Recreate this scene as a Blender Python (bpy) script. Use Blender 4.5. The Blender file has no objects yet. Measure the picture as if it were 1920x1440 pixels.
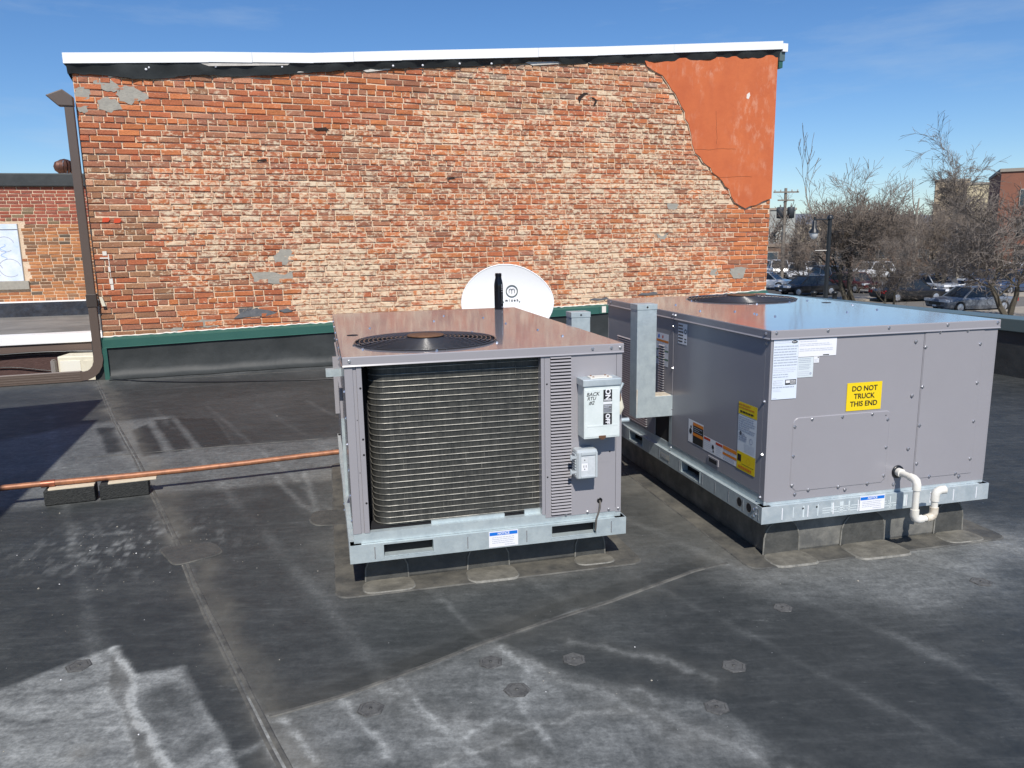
import bpy, math, random
import numpy as np
from mathutils import Vector, Matrix
random.seed(7); rng = np.random.default_rng(7)
PI = math.pi
sc = bpy.context.scene
COL = sc.collection

# ------------------------------------------------------------------ camera, sky, sun, exposure
PITCH, ROLL, EYE = 0.1863, 0.0164, 1.4412
fw = Vector((0, math.cos(PITCH), -math.sin(PITCH))); rt = Vector((1, 0, 0)); dn = fw.cross(rt)
rx = math.cos(ROLL) * rt + math.sin(ROLL) * dn
dy = -math.sin(ROLL) * rt + math.cos(ROLL) * dn
cam_d = bpy.data.cameras.new('camera'); cam = bpy.data.objects.new('camera', cam_d); COL.objects.link(cam)
cam.matrix_world = Matrix(((rx.x, -dy.x, -fw.x, 0), (rx.y, -dy.y, -fw.y, 0), (rx.z, -dy.z, -fw.z, EYE), (0, 0, 0, 1)))
cam_d.sensor_width = 36; cam_d.lens = 27.0; cam_d.clip_end = 3000; cam_d.clip_start = 0.05
sc.camera = cam

SUN_DIR = Vector((-0.105, 1.019, -1.10)).normalized()     # the way the light travels
ELEV = math.asin(-SUN_DIR.z)
world = bpy.data.worlds.new('World'); sc.world = world; world.use_nodes = True
wn = world.node_tree; wn.nodes.clear()
def wnode(t, **k):
    n = wn.nodes.new(t)
    for a, b in k.items(): setattr(n, a, b)
    return n
sky = wnode('ShaderNodeTexSky', sky_type='NISHITA', sun_disc=False, sun_elevation=ELEV, sun_rotation=PI, altitude=200, air_density=1.0, dust_density=0.1, ozone_density=2.8)
hsv = wnode('ShaderNodeHueSaturation'); hsv.inputs['Saturation'].default_value = 1.17; hsv.inputs['Value'].default_value = 1.0
tc = wnode('ShaderNodeTexCoord'); mp = wnode('ShaderNodeMapping'); mp.inputs['Scale'].default_value = (2.2, 1.6, 11.0); mp.inputs['Rotation'].default_value = (0, 0.16, 0.2)
nz = wnode('ShaderNodeTexNoise'); nz.inputs['Scale'].default_value = 1.5; nz.inputs['Detail'].default_value = 9; nz.inputs['Roughness'].default_value = 0.62
cr = wnode('ShaderNodeMapRange'); cr.inputs[1].default_value = 0.53; cr.inputs[2].default_value = 0.86; cr.inputs[4].default_value = 0.34
mx = wnode('ShaderNodeMix', data_type='RGBA'); mx.inputs[7].default_value = (5.6, 6.6, 7.6, 1)
bg = wnode('ShaderNodeBackground'); bg.inputs['Strength'].default_value = 0.096
wo = wnode('ShaderNodeOutputWorld')
L_ = wn.links.new
L_(tc.outputs['Generated'], mp.inputs[0]); L_(mp.outputs[0], nz.inputs['Vector']); L_(nz.outputs[0], cr.inputs[0])
L_(cr.outputs[0], mx.inputs[0]); L_(sky.outputs[0], hsv.inputs['Color']); tint = wnode('ShaderNodeMix', data_type='RGBA', blend_type='MULTIPLY'); tint.inputs[0].default_value = 1.0; tint.inputs[7].default_value = (0.84, 0.96, 1.14, 1); L_(hsv.outputs[0], tint.inputs[6]); L_(tint.outputs[2], mx.inputs[6]); L_(mx.outputs[2], bg.inputs[0]); L_(bg.outputs[0], wo.inputs[0])

sun_d = bpy.data.lights.new('sun', 'SUN'); sun = bpy.data.objects.new('sun', sun_d); COL.objects.link(sun)
sun_d.energy = 4.65; sun_d.angle = math.radians(0.53); sun_d.color = (1.0, 0.95, 0.88)
sun.rotation_euler = SUN_DIR.to_track_quat('-Z', 'Y').to_euler()
vs = sc.view_settings; vs.view_transform = 'Standard'; vs.look = 'None'; vs.gamma = 1.0; vs.exposure = 0.08; vs.use_curve_mapping = False
try: sc.cycles.max_bounces = 6; sc.cycles.diffuse_bounces = 3; sc.cycles.use_denoising = True
except Exception: pass

# ------------------------------------------------------------------ materials
MATS = {}
def mat(name, col, rough=0.6, metal=0.0, noise=None, bump=None, spec=0.5, coat=0.0, emit=None):
    """col: base colour; noise: (scale, amount, second colour or None); bump: (scale, strength)."""
    if name in MATS: return MATS[name]
    m = bpy.data.materials.new(name); m.use_nodes = True; nt = m.node_tree; b = nt.nodes['Principled BSDF']
    b.inputs['Base Color'].default_value = (*col, 1); b.inputs['Roughness'].default_value = rough; b.inputs['Metallic'].default_value = metal
    b.inputs['Specular IOR Level'].default_value = spec
    if coat: b.inputs['Coat Weight'].default_value = coat; b.inputs['Coat Roughness'].default_value = 0.06
    g = nt.nodes.new('ShaderNodeNewGeometry')
    if noise:
        s, amt = noise[0], noise[1]; c2 = noise[2] if len(noise) > 2 else tuple(c * 0.55 for c in col)
        n = nt.nodes.new('ShaderNodeTexNoise'); n.inputs['Scale'].default_value = s; n.inputs['Detail'].default_value = 8; n.inputs['Roughness'].default_value = 0.65
        r = nt.nodes.new('ShaderNodeMapRange'); r.inputs[1].default_value = 0.38; r.inputs[2].default_value = 0.68; r.inputs[4].default_value = amt
        x = nt.nodes.new('ShaderNodeMix'); x.data_type = 'RGBA'; x.inputs[6].default_value = (*col, 1); x.inputs[7].default_value = (*c2, 1)
        nt.links.new(g.outputs['Position'], n.inputs['Vector']); nt.links.new(n.outputs[0], r.inputs[0]); nt.links.new(r.outputs[0], x.inputs[0]); nt.links.new(x.outputs[2], b.inputs['Base Color'])
    if bump:
        n2 = nt.nodes.new('ShaderNodeTexNoise'); n2.inputs['Scale'].default_value = bump[0]; n2.inputs['Detail'].default_value = 6
        bp = nt.nodes.new('ShaderNodeBump'); bp.inputs['Strength'].default_value = bump[1]; bp.inputs['Distance'].default_value = bump[2] if len(bump) > 2 else 0.02
        nt.links.new(g.outputs['Position'], n2.inputs['Vector']); nt.links.new(n2.outputs[0], bp.inputs['Height']); nt.links.new(bp.outputs[0], b.inputs['Normal'])
    MATS[name] = m; return m

PAINT = mat('grey_lilac_paint', (0.318, 0.307, 0.325), 0.24, 0.0, (2.2, 0.5, (0.288, 0.279, 0.293)), (1.7, 0.10, 0.02), spec=0.6)
LIDP = mat('grey_lilac_lid_paint', (0.285, 0.27, 0.295), 0.10, 0.0, (6.0, 0.3, (0.25, 0.24, 0.26)), (3.0, 0.045, 0.02), spec=1.0, coat=0.5)
GALV = mat('galvanized_steel', (0.53, 0.60, 0.61), 0.36, 0.35, (22, 0.85, (0.40, 0.465, 0.49)), (60, 0.05))
GALV_D = mat('galvanized_steel_stained', (0.46, 0.53, 0.56), 0.38, 0.35, (16, 0.8, (0.66, 0.71, 0.72)))
BOXP = mat('weathered_grey_green_paint', (0.64, 0.70, 0.68), 0.5, 0.0, (22, 0.6, (0.78, 0.82, 0.80)))
DARK = mat('dark_interior', (0.012, 0.012, 0.014), 0.8)
FINS = mat('coil_fins', (0.045, 0.045, 0.04), 0.38, 0.75, (220, 0.7, (0.12, 0.12, 0.11)))
TUBE = mat('coil_tube_metal', (0.40, 0.385, 0.34), 0.42, 0.6, (14, 0.95, (0.10, 0.10, 0.09)))
WIRE = mat('black_wire', (0.010, 0.010, 0.012), 0.32)
GRILLE = mat('coated_grille_wire', (0.045, 0.045, 0.05), 0.25, 0.0, spec=1.0)
RUST = mat('rusty_disc', (0.20, 0.10, 0.05), 0.7, 0.2, (60, 0.8, (0.10, 0.05, 0.03)))
SCREW = mat('zinc_screw', (0.72, 0.72, 0.74), 0.25, 0.9)
WHITE = mat('white_print', (0.80, 0.80, 0.82), 0.5)
INK = mat('black_ink', (0.015, 0.015, 0.017), 0.5)
GREYINK = mat('grey_fine_print', (0.42, 0.46, 0.54), 0.55)
PALEINK = mat('pale_fine_print', (0.60, 0.63, 0.70), 0.55)
YELLOW = mat('yellow_label', (0.86, 0.62, 0.010), 0.45)
ORANGE = mat('orange_label', (0.72, 0.22, 0.02), 0.5)
REDL = mat('red_label', (0.55, 0.06, 0.02), 0.5)
BLUE = mat('blue_label', (0.005, 0.16, 0.62), 0.5)
GREENL = mat('green_label', (0.12, 0.22, 0.14), 0.5)
PVC = mat('white_pvc', (0.78, 0.76, 0.70), 0.35, 0, (25, 0.45, (0.66, 0.60, 0.48)))
PVC_D = mat('soiled_pvc', (0.68, 0.62, 0.52), 0.4, 0, (40, 0.7, (0.45, 0.36, 0.24)))
COPPER = mat('copper', (0.40, 0.175, 0.090), 0.5, 0.25, (20, 0.95, (0.22, 0.095, 0.055)))
RUBBER = mat('black_rubber_block', (0.022, 0.024, 0.024), 0.85, 0, (60, 0.7, (0.045, 0.048, 0.046)), (120, 0.5))
WOOD = mat('bare_wood_strip', (0.70, 0.62, 0.48), 0.7, 0, (30, 0.5, (0.5, 0.4, 0.28)))
MEMB = mat('black_membrane', (0.027, 0.031, 0.031), 0.6, 0, (4, 0.5, (0.055, 0.06, 0.06)), (4, 0.35, 0.03))
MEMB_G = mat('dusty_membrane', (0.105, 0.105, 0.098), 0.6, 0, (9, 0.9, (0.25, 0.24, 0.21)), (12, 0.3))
PATCH = mat('membrane_patch', (0.055, 0.056, 0.052), 0.6, 0, (14, 0.8, (0.10, 0.098, 0.088)), (30, 0.3))
TANP = mat('dusty_patch', (0.105, 0.10, 0.084), 0.75, 0, (12, 0.9, (0.21, 0.198, 0.165)), (30, 0.3))
CAULK = mat('dusty_lap_edge', (0.26, 0.25, 0.22), 0.8, 0, (30, 0.9, (0.10, 0.10, 0.09)))
WCAP = mat('white_coping_metal', (0.90, 0.895, 0.885), 0.35, 0.0, (3, 0.25, (0.76, 0.78, 0.80)))
GREENM = mat('dark_green_metal', (0.030, 0.105, 0.084), 0.36, 0.0, (5, 0.5, (0.042, 0.125, 0.10)))
GREENX = mat('grey_green_metal', (0.10, 0.14, 0.14), 0.4)
def stucco_material():
    m = bpy.data.materials.new('orange_stucco'); m.use_nodes = True; nt = m.node_tree; b = nt.nodes['Principled BSDF']; N = nt.nodes.new; K = nt.links.new; g = N('ShaderNodeNewGeometry')
    def noise(s, d, sc3=(1, 1, 1)):
        q = N('ShaderNodeMapping'); q.inputs['Scale'].default_value = sc3; K(g.outputs['Position'], q.inputs[0]); n = N('ShaderNodeTexNoise'); n.inputs['Scale'].default_value = s; n.inputs['Detail'].default_value = d; n.inputs['Roughness'].default_value = .66; K(q.outputs[0], n.inputs['Vector']); return n.outputs[0]
    def ramp(x, a, c, hi):
        r = N('ShaderNodeMapRange'); K(x, r.inputs[0]); r.inputs[1].default_value = a; r.inputs[2].default_value = c; r.inputs[4].default_value = hi; return r.outputs[0]
    def mix(f, c1, c2):
        x = N('ShaderNodeMix'); x.data_type = 'RGBA'; K(f, x.inputs[0])
        for i, c in ((6, c1), (7, c2)):
            if isinstance(c, tuple): x.inputs[i].default_value = (*c, 1)
            else: K(c, x.inputs[i])
        return x.outputs[2]
    c = mix(ramp(noise(1.8, 8), .35, .7, 1), (.60, .155, .052), (.50, .115, .040)); c = mix(ramp(noise(9, 8, (1, 1, .45)), .5, .75, .5), c, (.46, .11, .042))
    mk = N('ShaderNodeMath'); mk.operation = 'MULTIPLY'; K(ramp(noise(1.3, 3), .47, .62, 1), mk.inputs[0]); K(ramp(noise(12, 9, (1, 1, .5)), .50, .68, .75), mk.inputs[1])
    c = mix(mk.outputs[0], c, (.68, .34, .22)); K(c, b.inputs['Base Color']); b.inputs['Roughness'].default_value = .88
    bp = N('ShaderNodeBump'); bp.inputs['Strength'].default_value = .5; bp.inputs['Distance'].default_value = .012; K(noise(7, 8), bp.inputs['Height']); K(bp.outputs[0], b.inputs['Normal']); return m
STUCCO = stucco_material()
CEMENT = mat('grey_cement', (0.37, 0.345, 0.29), 0.9, 0, (18, 0.7, (0.28, 0.26, 0.225)), (40, 0.2))
BROWN = mat('brown_gutter_paint', (0.115, 0.085, 0.068), 0.4, 0, (4, 0.4, (0.10, 0.073, 0.058)))
CREAM = mat('cream_plastic', (0.74, 0.70, 0.56), 0.5, 0, (12, 0.5, (0.62, 0.57, 0.43)))
BOTTLE = mat('gloss_black_steel', (0.010, 0.010, 0.012), 0.16, 0.3)
DISH = mat('white_dish_enamel', (0.84, 0.84, 0.83), 0.4, 0, (4, 0.2, (0.80, 0.80, 0.80)))
PLASTIC = mat('grey_clear_plastic', (0.44, 0.48, 0.50), 0.25, 0, (30, 0.3, (0.52, 0.56, 0.57)))
PLASTIC_L = mat('pale_window_plastic', (0.60, 0.63, 0.65), 0.1, 0, (50, 0.6, (0.42, 0.45, 0.47)))
BRASS = mat('brown_hub', (0.20, 0.10, 0.05), 0.5)

# ------------------------------------------------------------------ mesh helpers
class MB:
    def __init__(s): s.v = []; s.f = []; s.m = []; s.sm = []; s.mats = []
    def mi(s, m):
        if m not in s.mats: s.mats.append(m)
        return s.mats.index(m)
    def add(s, vs, fs, m, smooth=False):
        o = len(s.v); k = s.mi(m); s.v.extend([tuple(p) for p in vs])
        for f in fs: s.f.append(tuple(i + o for i in f)); s.m.append(k); s.sm.append(smooth)
    def box(s, x0, x1, y0, y1, z0, z1, m):
        s.add([(x0,y0,z0),(x1,y0,z0),(x1,y1,z0),(x0,y1,z0),(x0,y0,z1),(x1,y0,z1),(x1,y1,z1),(x0,y1,z1)],
              [(0,3,2,1),(4,5,6,7),(0,1,5,4),(1,2,6,5),(2,3,7,6),(3,0,4,7)], m)
    def obox(s, c, ex, ey, ez, m):
        c, ex, ey, ez = map(Vector, (c, ex, ey, ez)); P = []
        for k in (-1, 1):
            for a, b in ((-1,-1),(1,-1),(1,1),(-1,1)): P.append(c + ex*a + ey*b + ez*k)
        s.add(P, [(0,3,2,1),(4,5,6,7),(0,1,5,4),(1,2,6,5),(2,3,7,6),(3,0,4,7)], m)
    def poly(s, pts, m): s.add(pts, [tuple(range(len(pts)))], m)
    def prism(s, pts, d, m, msides=None):
        n = len(pts); d = Vector(d); P = [Vector(p) for p in pts]; Q = [p + d for p in P]
        s.add(P + Q, [tuple(range(n))[::-1], tuple(range(n, 2*n))] + [(i, (i+1) % n, n + (i+1) % n, n + i) for i in range(n)], m)
    def tube(s, path, r, m, n=8, cap=True, smooth=True, flat=None):
        path = [Vector(p) for p in path]; R = r if isinstance(r, (list, tuple)) else [r] * len(path)
        vs = []; fs = []; up = None
        for i, p in enumerate(path):
            t = (path[min(i+1, len(path)-1)] - path[max(i-1, 0)]).normalized()
            if up is None:
                up = Vector((0, 0, 1)) if abs(t.z) < 0.9 else Vector((1, 0, 0))
            a = t.cross(up); a = a.normalized() if a.length > 1e-6 else Vector((1, 0, 0)); b = a.cross(t).normalized(); up = b
            for k in range(n):
                w = 2 * PI * k / n + (PI / 4 if n == 4 else 0)
                q = a * math.cos(w) * R[i] + b * math.sin(w) * R[i]
                if flat: q = a * math.cos(w) * R[i] * flat[0] + b * math.sin(w) * R[i] * flat[1]
                vs.append(p + q)
        for i in range(len(path) - 1):
            for k in range(n): fs.append((i*n + k, i*n + (k+1) % n, (i+1)*n + (k+1) % n, (i+1)*n + k))
        s.add(vs, fs, m, smooth)
        if cap:
            o = (len(path) - 1) * n
            s.add(vs[:n], [tuple(range(n))[::-1]], m); s.add(vs[o:], [tuple(range(n))], m)
    def lathe(s, prof, m, n=24, c=(0, 0, 0), axis='z', smooth=True):
        vs = []; fs = []
        for r, h in prof:
            for k in range(n):
                w = 2 * PI * k / n; x, y = r * math.cos(w), r * math.sin(w)
                p = (x, y, h) if axis == 'z' else ((x, h, y) if axis == 'y' else (h, x, y))
                vs.append((p[0] + c[0], p[1] + c[1], p[2] + c[2]))
        for i in range(len(prof) - 1):
            for k in range(n): fs.append((i*n + k, i*n + (k+1) % n, (i+1)*n + (k+1) % n, (i+1)*n + k))
        s.add(vs, fs, m, smooth)
    def mesh(s, me, M, m):
        s.add([M @ v.co for v in me.vertices], [tuple(p.vertices) for p in me.polygons], m)
    def build(s, name):
        me = bpy.data.meshes.new(name); me.from_pydata(s.v, [], s.f)
        for m in s.mats: me.materials.append(m)
        me.polygons.foreach_set('material_index', s.m); me.polygons.foreach_set('use_smooth', s.sm); me.update(); return me

def put(name, data, parent=None, loc=None, bevel=None, kind=None, label=None, recalc=True):
    if isinstance(data, MB): data = data.build(name)
    if recalc:
        import bmesh
        b = bmesh.new(); b.from_mesh(data); bmesh.ops.recalc_face_normals(b, faces=b.faces); b.to_mesh(data); b.free()
    o = bpy.data.objects.new(name, data); COL.objects.link(o)
    if parent: o.parent = parent
    if loc: o.location = loc
    if bevel:
        md = o.modifiers.new('bevel', 'BEVEL'); md.width = bevel; md.segments = 2; md.limit_method = 'ANGLE'; md.angle_limit = math.radians(40)
    if kind: o['kind'] = kind
    if label: o['label'] = label
    return o
def tag(o, label, cat, group=None):
    o['label'] = label; o['category'] = cat
    if group: o['group'] = group
    return o
def thing(name, label, cat, loc=(0, 0, 0), rz=0, group=None):
    o = bpy.data.objects.new(name, None); COL.objects.link(o); o.empty_display_size = 0.1
    o.location = loc; o.rotation_euler = (0, 0, rz); return tag(o, label, cat, group)
_fonts = {}
def text_mesh(txt, size, align='CENTER', bold=0.0, shear=0.0, space=1.0):
    key = (txt, size, align, bold, shear, space)
    if key not in _fonts:
        c = bpy.data.curves.new('lettering', 'FONT'); c.body = txt; c.size = size; c.align_x = align; c.align_y = 'CENTER'; c.offset = bold; c.shear = shear; c.space_character = space; c.resolution_u = 3
        o = bpy.data.objects.new('lettering', c); COL.objects.link(o)
        dg = bpy.context.evaluated_depsgraph_get(); me = bpy.data.meshes.new_from_object(o.evaluated_get(dg))
        bpy.data.objects.remove(o); _fonts[key] = me
    return _fonts[key]
class Face:
    """A flat place on a thing: P(a, b, e) = origin + ex*a + ey*b + n*e."""
    def __init__(s, o, ex, ey): s.o, s.ex, s.ey = Vector(o), Vector(ex), Vector(ey); s.n = s.ex.cross(s.ey)
    def P(s, a, b, e=0): return s.o + s.ex*a + s.ey*b + s.n*e
    def rect(s, mb, a0, a1, b0, b1, e, m): mb.poly([s.P(a0,b0,e), s.P(a1,b0,e), s.P(a1,b1,e), s.P(a0,b1,e)], m)
    def slab(s, mb, a0, a1, b0, b1, e0, e1, m):
        c = s.P((a0+a1)/2, (b0+b1)/2, (e0+e1)/2); mb.obox(c, s.ex*(abs(a1-a0)/2), s.ey*(abs(b1-b0)/2), s.n*(abs(e1-e0)/2), m)
    def text(s, mb, txt, a, b, e, size, m, rot=0, **k):
        me = text_mesh(txt, size, **k); ca, sa = math.cos(rot), math.sin(rot)
        x, y = s.ex*ca + s.ey*sa, s.ey*ca - s.ex*sa; o = s.P(a, b, e)
        mb.mesh(me, Matrix(((x.x, y.x, s.n.x, o.x), (x.y, y.y, s.n.y, o.y), (x.z, y.z, s.n.z, o.z), (0, 0, 0, 1))), m)
    def lines(s, mb, a0, a1, b0, b1, rows, e, m, fill=0.45, words=True):
        h = (b1 - b0) / rows
        for i in range(rows):
            y = b1 - h*(i + 0.5); a = a0; end = a1 - (a1-a0) * random.choice((0, 0, 0.05, 0.12, 0.35))
            while a < end - 1e-4:
                w = random.uniform(0.05, 0.22) * (a1 - a0) if words else (end - a)
                s.rect(mb, a, min(a + w, end), y - h*fill/2, y + h*fill/2, e, m); a += w + (a1 - a0) * 0.02
    def disc(s, mb, a, b, r, e, m, n=14):
        mb.poly([s.P(a + r*math.cos(2*PI*k/n), b + r*math.sin(2*PI*k/n), e) for k in range(n)], m)
    def ring(s, mb, a, b, r0, r1, e, m, n=24):
        for k in range(n):
            w0, w1 = 2*PI*k/n, 2*PI*(k+1)/n
            mb.poly([s.P(a + r*math.cos(w), b + r*math.sin(w), e) for r, w in ((r0,w0),(r1,w0),(r1,w1),(r0,w1))], m)
    def screw(s, mb, a, b, e=0, r=0.0058, m=None):
        m = m or SCREW; n = 6; t = random.random()
        for r0, r1, h0, h1 in ((r*1.45, r*1.35, 0, 0.0018), (r, r*0.8, 0.0018, 0.0062)):
            A = [s.P(a + r0*math.cos(2*PI*k/n+t), b + r0*math.sin(2*PI*k/n+t), e + h0) for k in range(n)]
            B = [s.P(a + r1*math.cos(2*PI*k/n+t), b + r1*math.sin(2*PI*k/n+t), e + h1) for k in range(n)]
            mb.add(A + B, [(k, (k+1) % n, n + (k+1) % n, n + k) for k in range(n)] + [tuple(range(n, 2*n))], m)

# frames: AW = heading of the brick wall and the roof's edges; UN(u, n) -> world
AW = 0.34
WU = Vector((math.cos(AW), math.sin(AW), 0)); WN = Vector((-math.sin(AW), math.cos(AW), 0))
def UN(u, n, z=0): return WU*u + WN*n + Vector((0, 0, z))
N_WALL = 9.3665

# ------------------------------------------------------------------ roof
def seg_dist(P, a, b):
    a, b = np.array(a), np.array(b); d = b - a; t = np.clip(((P - a) @ d) / (d @ d), 0, 1)[:, None]; return np.linalg.norm(P - (a + t*d), axis=1)
def line_dist(P, pts):
    r = np.full(len(P), 1e9)
    for a, b in zip(pts[:-1], pts[1:]): r = np.minimum(r, seg_dist(P, a, b))
    return r
def inside(P, poly):
    x, y = P[:, 0], P[:, 1]; r = np.zeros(len(P), bool); n = len(poly)
    for i in range(n):
        (x0, y0), (x1, y1) = poly[i], poly[(i+1) % n]
        c = ((y0 > y) != (y1 > y)) & (x < (x1 - x0) * (y - y0) / (y1 - y0 + 1e-12) + x0); r ^= c
    return r
def poly_soft(P, poly, soft):
    d = line_dist(P, list(poly) + [poly[0]]); s = np.where(inside(P, poly), d, -d); return np.clip(0.5 + s / (2*soft), 0, 1)
def vnoise(P, scale, seed):
    r = np.random.default_rng(seed); T = r.random((256, 256)); Q = P * scale; i = np.floor(Q).astype(int); f = Q - i; f = f*f*(3 - 2*f)
    a = T[i[:,0] % 256, i[:,1] % 256]; b = T[(i[:,0]+1) % 256, i[:,1] % 256]; c = T[i[:,0] % 256, (i[:,1]+1) % 256]; d = T[(i[:,0]+1) % 256, (i[:,1]+1) % 256]
    return (a*(1-f[:,0]) + b*f[:,0])*(1-f[:,1]) + (c*(1-f[:,0]) + d*f[:,0])*f[:,1]
def fbm(P, s, seed, o=5):
    r = 0; a = 0.5
    for k in range(o): r = r + a*vnoise(P, s, seed + k); s *= 2.03; a *= 0.55
    return r / (1 - 0.55**o) * 0.9

SEAM_V = [(-4.55,8.3),(-3.32,6.26),(-2.53,5.01),(-2.02,4.17),(-1.65,3.56),(-1.37,3.08),(-1.0,2.48),(-0.79,2.14),(-0.66,1.94),(-0.2,1.2),(1.0,-0.8)]
SEAM_C = [(-0.77,2.15),(-0.55,2.26),(-0.38,2.38),(-0.06,2.61),(0.39,2.88),(0.78,3.15),(0.95,3.23)]
CH_L = [(-1.475,2.582),(-1.332,2.318),(-1.232,2.188),(-1.167,2.07),(-1.077,1.922),(-1.0,1.80)]
CH_R = [(-1.478,2.588),(-1.407,2.52),(-1.29,2.404),(-1.25,2.316),(-1.216,2.218),(-1.159,2.127),(-1.105,2.069),(-1.059,1.988),(-0.987,1.92),(-0.9,1.80)]
CHANNEL = CH_R + CH_L[::-1]
DUST_BL = [(-1.833,2.283),(-1.721,2.329),(-1.616,2.432),(-1.48,2.592),(-1.407,2.52),(-1.294,2.413),(-1.151,2.455),(-1.011,2.228),(-0.933,2.121),(-0.856,2.009),(-0.789,1.915),(-0.682,1.74),(-1.0,1.3),(-2.3,1.5)]
DARK_BL = [(-1.241,2.324),(-1.117,2.372),(-0.977,2.166),(-0.879,2.029),(-0.941,1.947),(-0.994,1.936),(-1.103,2.069),(-1.173,2.156)]
DUST_BM = [(-0.77,2.15),(-0.55,2.26),(-0.38,2.38),(-0.06,2.6),(0.06,2.48),(0.31,2.30),(0.62,2.2),(0.75,2.0),(0.5,1.7),(0.2,1.5),(-0.5,1.6)]
DUST_R = [(0.98,3.2),(1.2,3.34),(2.4,3.75),(2.7,3.5),(2.26,3.15),(1.93,2.95),(1.6,2.75),(1.3,2.85),(1.08,3.08)]
STRIP_L = [(-3.57,6.18),(-2.93,6.42),(-2.23,5.36),(-1.2,5.62),(-0.7,5.2),(-0.9,4.6),(-1.6,4.46),(-2.2,4.30),(-2.9,4.1),(-4.2,4.4),(-4.0,5.4)]
PANELS = [[(-3.36, 6.02), (-3.21, 6.05), (-2.76, 5.3), (-2.86, 5.24)], [(-3.03, 5.93), (-2.99, 6.15), (-2.45, 5.24), (-2.57, 5.14)], [(-3.02, 6.28), (-2.88, 6.34), (-2.27, 5.33), (-2.39, 5.25)], [(-2.82, 6.33), (-2.53, 6.31), (-2.07, 5.46), (-2.24, 5.36)]]

CABLE = [(-4.36,8.27),(-4.02,8.14),(-3.51,8.03),(-2.99,8.0),(-2.27,8.03),(-1.71,8.11),(0.2,8.6)]
PATCH_L = [(-1.08,3.85),(-1.09,3.98),(-0.85,4.02),(-0.80,3.78),(-1.03,3.77)]
TANSTREAK = [[(-1.5,4.65),(-1.2,4.15),(-1.02,3.92)], [(-1.33,4.73),(-1.1,4.1),(-1.02,3.92)]]
def roof_axis(lo, hi, f0, f1, fine, mid, m0, m1, far):
    a = list(np.arange(lo, m0, far)) + list(np.arange(m0, f0, mid)) + list(np.arange(f0, f1, fine)) + list(np.arange(f1, m1, mid)) + list(np.arange(m1, hi, far)) + [hi]
    return np.array(a)
ua = roof_axis(-9.0, 7.28, -1.15, 2.2, 0.009, 0.04, -3.5, 4.6, 0.12)
na = roof_axis(-6.0, N_WALL, 1.75, 3.5, 0.009, 0.04, 1.0, 8.6, 0.12)
gu, gn = np.meshgrid(ua, na); P2 = np.stack([gu.ravel()*WU.x + gn.ravel()*WN.x, gu.ravel()*WU.y + gn.ravel()*WN.y], 1)
warp = np.stack([fbm(P2, 3.0, 11) - 0.45, fbm(P2, 3.0, 31) - 0.45], 1) * 0.22 + np.stack([fbm(P2, 14.0, 51) - 0.45, fbm(P2, 14.0, 71) - 0.45], 1) * 0.07
Pw = P2 + warp; Ps = P2 + warp*0.25
n1, n2, n3 = fbm(P2, 0.9, 101), fbm(P2, 4.5, 121), fbm(P2, 18.0, 141)
st = fbm(np.stack([gu.ravel()*1.6, gn.ravel()*9.0], 1), 1.0, 161)          # streaks along the sheets
dust = 0.02 + 0.12*np.clip(n1 - 0.35, 0, 1) + 0.11*np.clip(st - 0.45, 0, 1) + 0.1*np.clip(n2 - 0.5, 0, 1)
br = 0.55 + 0.9*(n2 - 0.45) + 0.7*(n3 - 0.45)
dust += 0.58*poly_soft(Ps, DUST_BL, 0.016)*np.clip(br + 0.3, 0.3, 1.25)
dust -= 0.26*poly_soft(Ps, DARK_BL, 0.022)
dust += 0.36*poly_soft(Ps*0.6 + Pw*0.4, DUST_BM, 0.03)*np.clip(br*1.1 + 0.05, 0.05, 1.4)
dust += 0.34*poly_soft(Pw, DUST_R, 0.16)*np.clip(br + 0.1, 0.1, 1.4)
dust += 0.24*poly_soft(Ps, STRIP_L, 0.05)*np.clip(br + 0.35, 0.3, 1.2)
for p in PANELS: dust -= 0.30*poly_soft(P2 + warp*.08, p, 0.02); dust += 0.12*np.exp(-(line_dist(P2 + warp*.08, p + [p[0]])/.022)**2)*np.clip(.3 + n2, 0, 1)
for ln in TANSTREAK: dust += 0.22*np.exp(-(line_dist(Ps, ln)/.018)**2)*np.clip(2*n3, 0, 1)
ch = poly_soft(Ps, CHANNEL, 0.008); dust -= 0.26*ch; chan = ch
wc = 0.5 + 1.1*fbm(P2, 7, 211)
dl = line_dist(Ps, CH_R); dust += 1.4*np.exp(-(dl/(0.012*wc))**2)*np.clip(-0.1 + 2.0*n3, 0.15, 1.2)
dl = line_dist(Ps, CH_L); dust += 0.34*np.exp(-(dl/0.008)**2)*np.clip(2.4*n3 - .4, 0, 1)
for line, w, a in (([(-1.011,2.228),(-0.908,2.091),(-0.856,2.009),(-0.803,1.931),(-0.75,1.84)],.012,.40),([(-0.861,2.256),(-0.775,2.116),(-0.727,2.032),(-0.646,1.912)],.010,.45),([(-0.829,1.957),(-0.774,1.994),(-0.735,2.059)],.014,.3),
                   ([(-0.548,2.247),(-0.423,2.065),(-0.374,1.971)],.013,.42),([(-0.384,2.351),(-0.244,2.102),(-0.096,1.914)],.011,.34),([(-0.053,2.557),(0.028,2.401),(0.005,2.154),(0.103,1.959)],.013,.36),([(-0.16,2.038),(-0.084,2.12),(0.013,2.081)],.012,.4),([(-0.712,2.144),(-0.623,2.029),(-0.566,1.938)],.012,.5)):
    dust += a*np.exp(-(line_dist(Ps, line)/(w*wc))**2)*np.clip(2.3*n3 - .25, 0, 1.2)
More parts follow.
